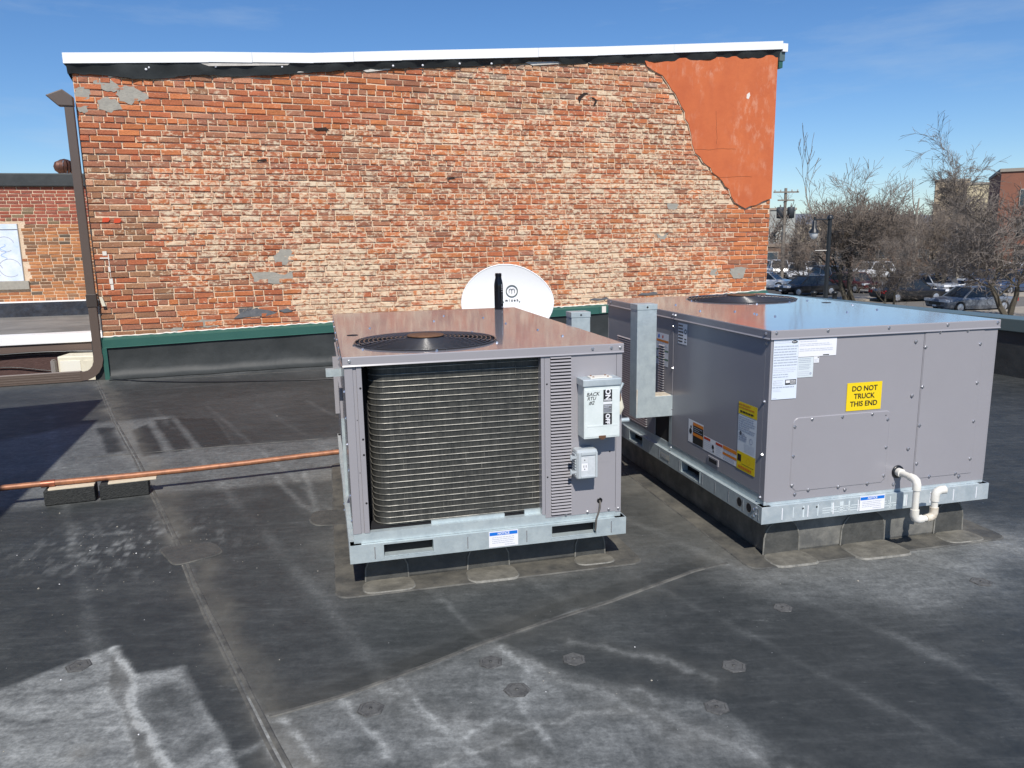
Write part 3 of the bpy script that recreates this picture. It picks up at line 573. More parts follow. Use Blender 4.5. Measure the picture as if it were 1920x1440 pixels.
for u0, z0 in ((-1.30,1.715),(-1.19,1.705)):
    mb = MB(); mb.prism([(u0 + x, -0.0095, z0 + z) for x, z in ((0,-.025),(.06,-.022),(.078,.0),(.07,.024),(.01,.022))], (0, -0.001, 0), REDP); put('paint_dab', mb, wall)
WMORT = mat('white_fresh_mortar', (0.75, 0.70, 0.62), 0.9)
mb = MB()
for z0 in np.arange(1.0, 1.36, 0.0645): mb.box(-1.285 + random.uniform(-.01,.01), -1.27 + random.uniform(-.005,.012), -0.012, -0.004, z0 - 0.03, z0 + 0.028, WMORT)
mb.box(-1.36, -1.27, -0.011, -0.004, 1.305, 1.32, WMORT); mb.box(-1.33, -1.29, -0.012, -0.004, 1.34, 1.385, WMORT); put('fresh_mortar', mb, wall, kind='stuff')
# white coping in lengths, joints between
cuts = [-1.484, 0.35, 1.45, 3.7, 5.6, 7.31]
for a, b in zip(cuts[:-1], cuts[1:]):
    mb = MB(); seg = [a + 0.0015] + [u for u, _ in ZT if a < u < b] + [b - 0.0015]; pr = [(u, zt(u)) for u in seg]; F = [(u, -0.075, zz - 0.10) for u, zz in pr]
    for (u0, z0), (u1, z1) in zip(pr[:-1], pr[1:]):
        mb.poly([(u0,-.075,z0-.102),(u1,-.075,z1-.105),(u1,-.078,z1),(u0,-.078,z0)], WCAP); mb.poly([(u0,-.078,z0),(u1,-.078,z1),(u1,.34,z1+.02),(u0,.34,z0+.02)], WCAP); mb.poly([(u0,-.075,z0-.102),(u1,-.075,z1-.105),(u1,-.05,z1-.092),(u0,-.05,z0-.092)], WCAP); mb.poly([(u0,.34,z0+.02),(u1,.34,z1+.02),(u1,.34,z1-.12),(u0,.34,z0-.12)], WCAP)
    for q in (pr[0], pr[-1]): mb.poly([(q[0],-.078,q[1]),(q[0],.34,q[1]+.02),(q[0],.34,q[1]-.1),(q[0],-.075,q[1]-.103)], WCAP)
    put('coping', mb, wall, recalc=False)
mb = MB(); ze = zt(7.31); mb.box(7.31, 7.39, -0.08, 0.35, ze - 0.135, ze - 0.03, WCAP); put('coping_end', mb, wall)
mb = MB(); mb.box(7.285, 7.37, -0.05, 0.3, ze - 0.25, ze - 0.137, GREENX); mb.box(7.285, 7.345, -0.04, 0.3, ze - 0.34, ze - 0.255, GREENM); put('cornice_end', mb, wall)
# torn black membrane under the coping
mb = MB(); us = np.arange(-1.46, 7.30, 0.05); low = []
for u in us:
    b = 0.068 + 0.03*fbm(np.array([[u*1.0, 0.3]]), 1.3, 301)[0]*2 + (0.065*math.exp(-((u + 0.7)/0.38)**2) + 0.05*math.exp(-((u - 0.25)/0.5)**2)) - 0.03*math.exp(-((u - 3.4)/0.5)**2)
    if 3.55 < u < 4.0: b -= 0.035
    low.append(max(0.03, b + random.uniform(-.006, .006)))
rows = []
for u, l in zip(us, low):
    zc = zt(u) - 0.095; w = 0.010*math.sin(u*9) + 0.008*math.sin(u*23 + 1)
    rows.append([(u, -0.068, zc), (u, -0.052 + w*0.6, zc - l*0.4), (u, -0.030 + w, zc - l*0.8), (u, -0.022 + w*0.8, zc - l)])
vs = [p for r in rows for p in r]; mb.add(vs, [(4*i + k, 4*i + 4 + k, 4*i + 5 + k, 4*i + 1 + k) for i in range(len(rows) - 1) for k in range(3)], MEMB, True)
mb.poly([(-1.46,-.068,zt(-1.46)-.095),(-1.46,.25,zt(-1.46)-.095),(-1.455,.25,zt(-1.46)-.24),(-1.455,-.022,zt(-1.46)-.20)], MEMB)
put('hanging_membrane', mb, wall, recalc=False)
mb = MB()
for u in (-0.72,-0.69,-0.03,0.66,1.9,2.25,2.7,3.1): FW = Face((0,-0.047,0),(1,0,0),(0,0,1)); FW.screw(mb, u, zt(u) - 0.145 + random.uniform(-.02,.02), 0.008, 0.009, WHITE)
put('fixing_discs', mb, wall, kind='stuff')
FLAP = mat('pale_backing', (0.62, 0.58, 0.52), 0.8, 0, (12, 0.6, (0.35, 0.32, 0.28)))
for a, b, dz in ((3.55,4.3,.15),(4.35,4.9,.155),(1.5,1.9,.17),(0.55,1.25,.165),(-0.2,0.75,.105),(6.1,6.8,.175)):
    mb = MB(); mb.prism([(a,-.066 if dz < .12 else -.014,zt(a)-dz),(b,-.066 if dz < .12 else -.014,zt(b)-dz),(b-.03,-.066 if dz < .12 else -.014,zt(b)-dz-.024),(a+.1,-.066 if dz < .12 else -.014,zt(a)-dz-.03)], (0,.004,0), FLAP); put('torn_backing', mb, wall)
# green counterflashing, sealant bead and base membrane
mb = MB(); seg = [-1.425, 1.2, 1.202, 4.55, 4.552, 7.27]
for a, b in ((-1.425,1.2),(1.203,4.55),(4.553,7.27)):
    A = [(a,-.004,zg(a)),(a,-.055,zg(a)-.028),(a,-.058,zg(a)-.108),(a,-.066,zg(a)-.114)]; B = [(b,p[1],zg(b) - (zg(a) - p[2])) for p in A]
    mb.add(A + B, [(i, i+1, i+5, i+4) for i in range(3)], GREENM)
put('green_flashing', mb, wall, recalc=False)
mb = MB(); mb.box(-1.432,-1.385,-.075,.0,0.0,zg(-1.4)-.112,GREENM); mb.box(-1.432,-1.42,-.06,.0,zg(-1.42)-.11,zg(-1.42),GREENM); put('corner_trim', mb, wall)
mb = MB(); mb.box(-1.53, -1.433, -.045, -.005, 0.002, .43, MEMB); put('end_shade_strip', mb, wall)  # added dark box standing in for deep shade between elbow and corner trim
mb = MB(); pts = [(u, -0.008 + random.gauss(0, .0015), zg(u) + 0.004 + random.gauss(0, .0035)) for u in np.arange(-1.42, 7.27, 0.04)]; mb.tube(pts, [random.uniform(.005,.010) for _ in pts], mat('white_sealant', (0.80,0.76,0.68), 0.6), 5); put('sealant_bead', mb, wall)
mb = MB()
for u in (4.62,): mb.box(u-.03, u+.03, -.0595, -.054, zg(u)-.105, zg(u)-.02, WMORT)
put('sealant_drips', mb, wall)
mb = MB(); rows = []
for u in np.arange(-1.385, 7.28, 0.06):
    w = 0.006*math.sin(u*5) + 0.005*math.sin(u*11 + 2) + 0.01*(fbm(np.array([[u, .7]]), 2.0, 401)[0] - .45); zz = zg(u) - 0.10
    rows.append([(u,-.045,zz),(u,-.036 + w,zz*.66),(u,-.034 + w*1.3,zz*.3),(u,-.05,.045),(u,-.095,.009),(u,-.16 + w*2,.006)])
vs = [p for r in rows for p in r]; mb.add(vs, [(6*i + k, 6*i + 6 + k, 6*i + 7 + k, 6*i + 1 + k) for i in range(len(rows) - 1) for k in range(5)], MEMB, True); put('base_membrane', mb, wall, recalc=False)

# ------------------------------------------------------------------ right-hand parapet
par = thing('parapet_wall', 'low black membrane parapet with dark metal cap at right edge of roof', 'parapet', UN(7.28, 0), AW)
mb = MB(); mb.box(0.0, 0.25, -6.0, N_WALL - 0.06, 0.0, 0.47, MEMB); put('wall', mb, par)
mb = MB(); mb.box(-0.03, 0.29, -6.0, N_WALL - 0.075, 0.455, 0.58, GREENX); put('coping', mb, par, bevel=0.006)
# roof structure that throws the long shadow, out of frame at left
pent = thing('roof_penthouse', 'grey walled penthouse standing beyond left edge of roof', 'building')
mb = MB(); PH = 2.6
prof = [(-3.66,4.80),(-3.38,3.90),(-3.25,3.92),(-2.65,1.94),(-2.0,-0.3),(-1.8,-2.5),(-8.4,-4.0),(-8.4,2.7),(-5.0,4.15)]
mb.prism([(x, y, 0.004) for x, y in prof], (0, 0, PH - 0.12), mat('grey_siding', (0.30,0.30,0.29), 0.8, 0, (3,.4,(.24,.24,.23)))); put('wall', mb, pent)
mb = MB(); mb.prism([(x, y, PH - 0.118) for x, y in prof], (0, 0, 0.118), WCAP); put('coping', mb, pent)

# ------------------------------------------------------------------ rooftop units
W, LEN, HT = 1.174, 1.913, 0.859
UA = 0.2414
def plate_with_hole(mb, x0, x1, y0, y1, z, cx, cy, r, m, n=48):
    ang = sorted([2*PI*k/n for k in range(n)] + [math.atan2(y - cy, x - cx) % (2*PI) for x in (x0, x1) for y in (y0, y1)]); O, I = [], []
    for a in ang:
        c, s = math.cos(a), math.sin(a); t = min([(x1 - cx)/c if c > 1e-9 else (x0 - cx)/c if c < -1e-9 else 1e9, (y1 - cy)/s if s > 1e-9 else (y0 - cy)/s if s < -1e-9 else 1e9]); O.append((cx + c*t, cy + s*t, z)); I.append((cx + c*r, cy + s*r, z))
    k = len(ang); mb.add(O + I, [(i, (i+1) % k, k + (i+1) % k, k + i) for i in range(k)], m)
def rail(mb, face, a0, a1, slots, h=0.078, d=0.019, m=GALV):
    """One side of the base rail: a flanged channel with fork slots cut through it."""
    xs = [a0] + [q for s in slots for q in s[:2]] + [a1]
    face.slab(mb, a0, a1, 0.070, h, d - 0.004, d, m); face.slab(mb, a0, a1, 0.0, 0.013, d - 0.004, d, m)
    for i in range(0, len(xs), 2): face.slab(mb, xs[i], xs[i+1], 0.013, 0.070, d - 0.004, d, m)
    face.slab(mb, a0, a1, h - 0.004, h - 0.0005, -0.03, d - 0.004, m); face.slab(mb, a0, a1, 0.0005, 0.004, -0.03, d - 0.004, m)
    for s in slots:
        face.slab(mb, s[0] - 0.003, s[0], 0.012, 0.072, -0.02, d + 0.0015, m); face.slab(mb, s[1], s[1] + 0.003, 0.012, 0.072, -0.02, d + 0.0015, m)
        face.slab(mb, s[0], s[1], 0.0132, 0.017, -0.05, d - 0.006, m)
    for a in np.arange(a0 + 0.1, a1, 0.13):       # pressed ribs
        if not any(s[0] - .02 < a < s[1] + .02 for s in slots): face.slab(mb, a, a + 0.004, 0.012, 0.066, d, d + 0.0012, SCREW if m is GALV else WHITE)
def fan_parts(root, cx, cy, r, z):
    mb = MB(); mb.lathe([(r + 0.006, z + 0.0005), (r, z + 0.006), (r - 0.004, z - 0.02), (r - 0.004, z - 0.24), (0, z - 0.25)], mat('shroud_grey', (.025,.025,.028), .5), 48, (cx, cy, 0)); put('fan_shroud', mb, root, recalc=False)
    mb = MB(); zg_ = lambda q: z + 0.006 + 0.016*(1 - (q/r)**2)
    for k in range(14):
        q = r*(0.17 + 0.83*k/13); mb.tube([(cx + q*math.cos(a), cy + q*math.sin(a), zg_(q)) for a in np.linspace(0, 2*PI, 49)], 0.0026, GRILLE, 6, cap=False)
    for k in range(12):
        a = k*PI/6 + .13; mb.tube([(cx + q*math.cos(a), cy + q*math.sin(a), zg_(q) - 0.003) for q in np.linspace(r*.15, r + .014, 8)], 0.0032, GRILLE, 5)
    put('fan_grille', mb, root, kind='stuff')
    mb = MB(); mb.lathe([(0, z + 0.031), (r*0.26, z + 0.0305), (r*0.27, z + 0.026), (r*0.2, z + 0.022)], RUST, 28, (cx, cy, 0)); put('fan_centre_plate', mb, root)
    mb = MB(); mb.lathe([(r*0.23, z + 0.018), (r*0.235, z - 0.10), (0.0, z - 0.11)], mat('motor_steel', (0.25,0.27,0.27), 0.22, 0.9), 28, (cx, cy, 0)); put('fan_motor', mb, root)
    for k in range(3):
        a0 = k*2*PI/3 + 0.5; mb = MB(); vs = []
        for i in range(7):
            q = r*(0.24 + 0.7*i/6)
            for j in range(5): a = a0 + (j - 2)*0.24; vs.append((cx + q*math.cos(a), cy + q*math.sin(a), z - 0.13 + 0.03*(j - 2)*(0.8)))
        mb.add(vs, [(i*5 + j, i*5 + j + 1, i*5 + j + 6, i*5 + j + 5) for i in range(6) for j in range(4)], mat('fan_blade_metal', (0.18,0.19,0.19), 0.35, 0.8), True); put('fan_blade', mb, root)
LOUV = {}
def louver_mesh(w, key):
    if key not in LOUV:
        mb = MB(); h = 0.0141
        mb.add([(-w/2,-.0015,-h*.45),(w/2,-.0015,-h*.45),(w/2,-.0015,h*.02),(-w/2,-.0015,h*.02)], [(0,1,2,3)], DARK)
        mb.add([(-w/2,-.0012,h*.5),(w/2,-.0012,h*.5),(w/2*.985,-.0085,h*.02),(-w/2*.985,-.0085,h*.02),(-w/2,-.0012,h*.0),(w/2,-.0012,h*.0)], [(0,1,2,3),(0,3,4),(1,5,2)], PAINT)
        LOUV[key] = mb.build('louver')
    return LOUV[key]
SKIRT = mat('curb_skirt_membrane', (0.060, 0.059, 0.053), 0.7, 0, (7, 0.95, (0.15, 0.14, 0.115)), (20, 0.3))
def curb(label, x, y, c, patches, b0=0.055, face=None):
    t = thing('roof_curb', label, 'curb', (x, y, 0), UA, 'membrane covered curbs under the units')
    a, b1 = W/2 - 0.055, LEN - 0.055
    mb = MB(); mb.box(-a, a, b0, b1, 0.002, c - 0.003, face or MEMB_G); put('curb_wall', mb, t, bevel=0.012)
    mb = MB(); ring = [Vector((-a - .14, b0 - .125)), Vector((a + .15, b0 - .14)), Vector((a + .13, b1 + .13)), Vector((-a - .12, b1 + .12))]; sheet(mb, blob_outline(ring, 0.07), 0.005, SKIRT, LAP, 0.008); put('curb_skirt', mb, t)
    for p0, p1, fl, mm in patches:         # welded corner and mid pieces: up the curb face and out on to the roof
        mb = MB(); w = p1 - p0; hh = min(c*0.86, c - 0.02); arch = [(p0, 0.006)] + [(p0 + w*(0.5 - 0.5*math.cos(PI*i/12)), 0.01 + hh*(math.sin(PI*i/12)**0.55)) for i in range(1, 12)] + [(p1, 0.006)]
        mb.prism([(q[0], b0, q[1]) for q in arch], (0, -0.004, 0), PATCH)
        mb.tube([(q[0], b0 - 0.003, q[1]) for q in arch], 0.004, CAULK, 5)
        sheet(mb, blob_outline([Vector((p0 - .01, b0 - .002)), Vector((p0 - .015, b0 - fl)), Vector((p1 + .02, b0 - fl*1.05)), Vector((p1 + .01, b0 - .002))], 0.05), 0.0095, mm, CAULK, 0.007); put('membrane_patch', mb, t)
    return t
def base_unit(label, x, y, z, group='rooftop air conditioning units'):
    root = thing('rooftop_unit', label, 'air conditioner', (x, y, z), UA, group); return root
FRONT = Face((0, 0, 0), (1, 0, 0), (0, 0, 1)); LEFT = Face((-W/2, 0, 0), (0, -1, 0), (0, 0, 1)); RIGHT = Face((W/2, 0, 0), (0, 1, 0), (0, 0, 1)); BACK = Face((0, LEN, 0), (-1, 0, 0), (0, 0, 1))
ZL = 0.823                                                  # underside of the lid's lip
def lid_and_rail(root, fan, fslots, lslots, rslots, fm):
    cx, cy, r = fan; mb = MB(); e = 0.005
    plate_with_hole(mb, -W/2 - e, W/2 + e, -e, LEN + e, HT, cx, cy, r, LIDP)
    for f, a0, a1 in ((FRONT,-W/2-e,W/2+e),(LEFT,-LEN-e,e),(RIGHT,-e,LEN+e),(BACK,-W/2-e,W/2+e)):
        mb.poly([f.P(a0,HT,e), f.P(a1,HT,e), f.P(a1,HT-.004,e+.0015), f.P(a0,HT-.004,e+.0015)], PAINT); mb.poly([f.P(a0,HT-.004,e+.0015), f.P(a1,HT-.004,e+.0015), f.P(a1,ZL+.003,e+.0015), f.P(a0,ZL+.003,e+.0015)], PAINT)
        mb.poly([f.P(a0,ZL+.003,e+.0015), f.P(a1,ZL+.003,e+.0015), f.P(a1,ZL-.003,e+.005), f.P(a0,ZL-.003,e+.005)], PAINT); mb.poly([f.P(a0,ZL-.003,e+.005), f.P(a1,ZL-.003,e+.005), f.P(a1,ZL-.003,-.004), f.P(a0,ZL-.003,-.004)], PAINT)
    put('lid', mb, root, recalc=False)
    for f, a0, a1, s, m in ((FRONT,-W/2-.019,W/2+.019,fslots,fm),(LEFT,-LEN-.015,.015,lslots,GALV),(RIGHT,-.015,LEN+.015,rslots,GALV),(BACK,-W/2-.019,W/2+.019,[],GALV)):
        mb = MB(); rail(mb, f, a0, a1, s, m=m)
        f.slab(mb, a0 + .02, a1 - .02, 0.0785, 0.120, -0.006, -0.0025 if f is not FRONT else -0.001, m); put('base_rail', mb, root)
    mb = MB(); mb.box(-W/2 + .03, W/2 - .03, .03, LEN - .03, .004, .07, DARK); put('base_pan', mb, root)
    fan_parts(root, cx, cy, r, HT)

# --- the nearer unit, condenser coil towards the camera
C1 = 0.1363; X1, Y1 = -0.0932, 3.1345
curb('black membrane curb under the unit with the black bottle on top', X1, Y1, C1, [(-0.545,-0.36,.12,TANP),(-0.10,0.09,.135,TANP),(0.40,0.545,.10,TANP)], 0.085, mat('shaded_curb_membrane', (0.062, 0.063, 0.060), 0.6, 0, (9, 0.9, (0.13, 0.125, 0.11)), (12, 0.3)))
u1 = base_unit('lilac grey rooftop unit with exposed condenser coil facing front and bottle on its lid', X1, Y1, C1)
lid_and_rail(u1, (-0.21, 0.375, 0.315), [(-.467,-.261),(.26,.465)], [(-1.45,-1.25),(-.75,-.55)], [(.5,.7),(1.25,1.45)], GALV)
mb = MB(); mb.box(-W/2 + .004, W/2 - .004, 0.16, LEN - .004, .079, ZL, DARK); put('cabinet_core', mb, u1)
mb = MB(); LEFT.slab(mb, -LEN, -0.93, .12, ZL - .001, -.002, 0, PAINT); LEFT.slab(mb, -0.927, -.075, .12, ZL - .001, -.0035, -.0012, PAINT)
LEFT.slab(mb, -0.90, -0.62, .30, .62, 0, .012, PAINT); LEFT.slab(mb, -1.75, -1.2, .2, .7, 0, .008, PAINT); put('side_panel', mb, u1)
mb = MB(); RIGHT.slab(mb, 0, LEN, .12, ZL - .001, -.002, 0, PAINT); put('side_panel', mb, u1)
mb = MB(); BACK.slab(mb, -W/2, W/2, .12, ZL - .001, -.002, 0, PAINT); put('rear_panel', mb, u1)
mb = MB(); mb.box(-W/2, -.554, -.001, .07, .12, ZL - .001, PAINT); mb.box(-.554, -.5405, .004, .07, .12, ZL - .001, PAINT); mb.box(-.5405, -.5195, -.001, .02, .12, ZL - .001, PAINT)
for z in (.73,.52,.455,.25): FRONT.disc(mb, -.527, z, .0045, .0016, DARK)
for z in (.6,.38): FRONT.disc(mb, -.546, z, .002, -.0035, DARK)
put('corner_post', mb, u1, bevel=0.0015)
def coil_path(rad, y, xl=-0.512, xr=0.226): # straight run that turns back round the left corner
    p = [(xr, y)] + [(xl + rad + .02, y)]; p += [(xl + .02 + rad*(1 - math.sin(t)), y + rad*(1 - math.cos(t))) for t in np.linspace(0.12, PI/2, 9)]; p.append((xl + .02, y + rad + .05)); return p
def fin_material():
    m = bpy.data.materials.new('coil_fin_stack'); m.use_nodes = True; nt = m.node_tree; b = nt.nodes['Principled BSDF']; N = nt.nodes.new; K = nt.links.new
    t = N('ShaderNodeTexCoord'); mpp = N('ShaderNodeMapping'); mpp.inputs['Scale'].default_value = (260, 260, 1.5); K(t.outputs['Object'], mpp.inputs[0])
    n = N('ShaderNodeTexNoise'); n.inputs['Scale'].default_value = 1.0; n.inputs['Detail'].default_value = 3; K(mpp.outputs[0], n.inputs['Vector'])
    mp2 = N('ShaderNodeMapping'); mp2.inputs['Scale'].default_value = (9, 9, 3); K(t.outputs['Object'], mp2.inputs[0]); n2 = N('ShaderNodeTexNoise'); n2.inputs['Detail'].default_value = 6; K(mp2.outputs[0], n2.inputs['Vector'])
    a = N('ShaderNodeMath'); a.operation = 'MULTIPLY'; K(n.outputs[0], a.inputs[0]); K(n2.outputs[0], a.inputs[1])
    r = N('ShaderNodeValToRGB'); r.color_ramp.elements[0].position = 0.14; r.color_ramp.elements[0].color = (0.045,0.046,0.043,1); r.color_ramp.elements[1].position = 0.44; r.color_ramp.elements[1].color = (0.105,0.103,0.092,1); K(a.outputs[0], r.inputs[0]); K(r.outputs[0], b.inputs['Base Color'])
    b.inputs['Metallic'].default_value = 0.4; b.inputs['Roughness'].default_value = 0.45
    bp = N('ShaderNodeBump'); bp.inputs['Strength'].default_value = 0.35; bp.inputs['Distance'].default_value = 0.002; K(n.outputs[0], bp.inputs['Height']); K(bp.outputs[0], b.inputs['Normal']); return m
FINM = fin_material()
mb = MB(); pa = coil_path(.065, .045); zc0, zc1 = .128, .815
mb.add([(x, y, z) for z in (zc0, zc1) for x, y in pa], [(i, i+1, len(pa) + i + 1, len(pa) + i) for i in range(len(pa) - 1)], FINM, True); put('condenser_coil', mb, u1, recalc=False)
mb = MB(); pb = coil_path(.067, .042); k = 0; z = .137
while z < .812:
    mb.tube([(x, y + random.uniform(-.0004,.0004), z + random.uniform(-.0006,.0006)) for x, y in pb], 0.0026, TUBE, 6, cap=False); z += 0.0254
put('coil_tubes', mb, u1, kind='stuff')
mb = MB()
for k in range(26):       # bent fins that catch the light
    x = random.choice([-.40,-.385,-.37,-.2,-.1,-.03,.12,.155,.19,.21]) + random.uniform(-.008,.008); z = random.uniform(.15,.75); mb.box(x, x + .0012, .0405, .045, z, z + random.uniform(.02,.05), TUBE)
put('bent_fins', mb, u1, kind='stuff')
mb = MB(); mb.box(-.512, .228, .05, .12, .0785, .128, DARK); mb.box(-.519,.228,-.0008,.03,.0785,.1215,GALV); mb.box(-.26,.06,.028,.042,.11,.134,GALV); mb.box(.15,.226,.028,.042,.11,.140,GALV); put('drain_lip', mb, u1)
mb = MB(); mb.box(.222, .236, -.0015, .05, .12, ZL - .001, PAINT); put('coil_end_post', mb, u1)
mb = MB(); mb.box(.2375, .5605, -.0012, .012, .105, ZL - .001, PAINT); mb.box(.562, W/2, -.0014, .05, .10, ZL - .001, PAINT); mb.box(.236,.563,.012,.05,.105,ZL-.001,DARK)
FRONT.slab(mb, .462, .535, .335, .425, .0012, .0018, PAINT)
for a, b in ((.533,.382),(.413,.332+.01),(.413,.312),(.2475,.70),(.2475,.29)): FRONT.disc(mb, a, b, .0038, .0022, DARK)
put('louvered_panel', mb, u1)
for k in range(50):
    o = bpy.data.objects.new('louver', louver_mesh(.092, 'a')); COL.objects.link(o); o.parent = u1; o.location = (.309, -.0012, .1175 + .0141*k)
mb = MB()
for a in (-.565,-.35 + .8,.535,.575): FRONT.screw(mb, a, .842, .0065)
for a, b in ((.43,.113),(.53,.115),(.575,.115),(.33,.112)): FRONT.screw(mb, a, b, .001)
for b in np.arange(.16, .82, .11): LEFT.screw(mb, -.05, b, 0); LEFT.screw(mb, -.95, b, 0); LEFT.screw(mb, -1.85, b, 0)
for q in np.arange(.1, 1.9, .3): LEFT.screw(mb, -q, .842, .0065); RIGHT.screw(mb, q, .842, .0065)
TOP = Face((0, 0, HT), (1, 0, 0), (0, 1, 0))
for a, b in ((-.42,1.0),(-.05,1.22),(.3,.95),(.38,.6),(.42,.32),(.05,1.5),(.25,1.3),(-.21,.045),(-.5,.2),(.08,.2),(-.21,.71),(.05,.62)): TOP.screw(mb, a, b, 0, .005)
for a, b in ((-.6,.02),(-.6,.05)): LEFT.screw(mb, a, b, .019)
put('screws', mb, u1, kind='stuff')
mb = MB(); TOP.disc(mb, -.52, .72, .028, .0012, DARK, 18); put('lifting_hole', mb, u1)
mb = MB(); LEFT.slab(mb, -.53, -.49, .70, .735, .0, .07, GALV); put('galvanized_tab', mb, u1)
mb = MB(); LEFT.slab(mb, -1.0, -.98, .42, .72, .0, .032, PAINT); put('panel_flange', mb, u1)
mb = MB(); LEFT.slab(mb, -.5, -.48, .13, .5, 0, .014, GALV); put('panel_flange', mb, u1)
# notice label (both units)
def notice(root, a0, a1, b0, b1, e):
    mb = MB(); FRONT.rect(mb, a0, a1, b0, b1, e, WHITE); h = b1 - b0; FRONT.rect(mb, a0 + .003, a1 - .003, b1 - h*.27, b1 - h*.06, e + .0004, BLUE)
    FRONT.text(mb, 'NOTICE', (a0 + a1)/2, b1 - h*.165, e + .0008, h*.20, WHITE, bold=.0004); FRONT.lines(mb, a0 + .014, a1 - .018, b0 + h*.2, b1 - h*.34, 4, e + .0004, GREYINK, .3); FRONT.lines(mb, a0 + .07, a1 - .015, b0 + h*.08, b0 + h*.17, 1, e + .0004, GREYINK, .4)
    put('notice_label', mb, root, recalc=False)
notice(u1, -.022, .107, .005, .0765, .0208)
# disconnect switch box
X0, XW, ZB, BH, BD = .385, .161, .468, .256, .083
mb = MB(); mb.box(X0, X0 + XW, -BD, -.003, ZB, ZB + BH - .012, BOXP); dbox = put('disconnect_box', mb, u1, bevel=.003)
mb = MB(); mb.box(X0 - .006, X0 + XW + .004, -BD - .006, -.002, ZB + BH - .03, ZB + BH, GALV_D); put('rain_hood', mb, dbox, bevel=.003)
mb = MB(); mb.box(X0 + .035, X0 + XW - .03, -BD*.80, -BD*.2, ZB + BH + .0005, ZB + BH + .004, PVC)
for a in (.05,.115):
    for b in (.3,.7): mb.lathe([(.0045, ZB + BH + .004), (.004, ZB + BH + .0075), (0, ZB + BH + .0075)], BRASS, 8, (X0 + a, -BD*b, 0))
put('top_plate', mb, dbox)
FB = Face((X0, -BD, ZB), (1, 0, 0), (0, 0, 1)); mb = MB(); FB.slab(mb, .012, .15, .052, .058, .0, .0025, BOXP); FB.slab(mb, .004, XW - .004, .008, BH - .045, 0, .0016, BOXP); put('door', mb, dbox)
s0, s1 = .085, .124; q = lambda f: (BH - .03)*(1 - f)
mb = MB(); e = .0024
FB.rect(mb, s0, s1, q(.30), q(.075), e, INK); FB.rect(mb, s0, s1, q(.345), q(.31), e, WHITE); FB.rect(mb, s0, s1, q(.51), q(.355), e, mat('grey_plate', (.16,.165,.17), .5)); FB.rect(mb, s0, s1, q(.755), q(.52), e, INK)
FB.text(mb, 'ON', (s0 + s1)/2, q(.165), e + .0005, .031, WHITE, rot=-PI/2, bold=.0012); FB.text(mb, 'OFF', (s0 + s1)/2, q(.635), e + .0005, .026, WHITE, rot=-PI/2, bold=.0011)
FB.lines(mb, s0 + .002, s1 - .002, q(.295), q(.255), 2, e + .0005, WHITE, .5); FB.lines(mb, s0 + .002, s1 - .002, q(.42), q(.365), 2, e + .0005, PALEINK, .4); FB.lines(mb, s0 + .002, s1 - .002, q(.50), q(.43), 3, e + .0005, GREYINK, .3)
put('on_off_plate', mb, dbox, recalc=False)
mb = MB(); FB.text(mb, 'BACK', .038, q(.15), .0022, .022, INK, rot=.03, shear=.25, bold=.0003); FB.text(mb, 'RTU', .032, q(.23), .0022, .020, INK, rot=.02, shear=.25, bold=.0003); FB.text(mb, '#2', .032, q(.31), .0022, .022, INK, shear=.3, bold=.0003); put('handwriting', mb, dbox, recalc=False)
mb = MB(); FB.slab(mb, .066, .096, .002, .012, .002, .007, RUST); FB.slab(mb, .072, .09, -.004, .004, .001, .006, RUST); put('rusty_latch', mb, dbox)
mb = MB(); xr = X0 + XW
mb.lathe([(.0, xr + .012), (.022, xr + .011), (.024, xr)], BRASS, 16, (0, -.045, ZB + .165), axis='x'); mb.tube([(xr + .01,-.045,ZB+.165),(xr + .016,-.05,ZB+.12),(xr + .012,-.05,ZB+.09)], [.012,.016,.006], CREAM, 8); mb.tube([(xr + .006,-.045,ZB+.18),(xr + .03,-.04,ZB+.225)], .006, GALV, 8); put('switch_handle', mb, dbox)
# weatherproof receptacle
mb = MB(); R0, R1, RZ0, RZ1, RD = .356, .454, .286, .418, .07
mb.box(R0, R1, -RD, -.003, RZ0, RZ1, PLASTIC); rec = put('receptacle_box', mb, u1, bevel=.012)
FR = Face((R0, -RD, RZ0), (1, 0, 0), (0, 0, 1)); rw, rh = R1 - R0, RZ1 - RZ0
mb = MB(); 
for a0, a1, b0, b1 in ((.006,.020,.008,rh-.01),(rw-.014,rw-.004,.008,rh-.01),(.020,rw-.014,.008,.018),(.020,rw-.014,rh-.024,rh-.01)): FR.slab(mb, a0, a1, b0, b1, 0, .006, PLASTIC)
put('cover_frame', mb, rec, bevel=.002)
mb = MB(); FR.rect(mb, .020, rw - .014, .018, rh - .024, .0015, PLASTIC_L); FR.rect(mb, .022, .050, .040, .074, .0022, WHITE); FR.rect(mb, .022, .050, .076, .098, .0020, mat('pale_grey_plastic', (.62,.64,.65), .4))
for a, b in ((.031,.060),(.041,.060)): FR.rect(mb, a, a + .0025, b - .005, b + .005, .003, INK)
FR.disc(mb, .036, .048, .0025, .003, INK); FR.disc(mb, .036, .088, .0025, .003, INK); put('cover_window', mb, rec, recalc=False)
mb = MB()
for b in (.095,.03): FR.slab(mb, -.022, .004, b, b + .01, -.02, -.006, PLASTIC); mb.tube([FR.P(-.02,b-.006,-.012), FR.P(-.02,b+.016,-.012)], .005, PLASTIC, 8)
for b in np.arange(.022,.11,.012): FR.slab(mb, -.004, .0005, b, b + .007, -.05, -.008, PLASTIC)
put('hinges', mb, rec)
mb = MB(); mb.lathe([(.013,-.0025),(.010,-.006),(.0085,-.004),(0,-.004)], WIRE, 16, (.487,0,.161), axis='y')
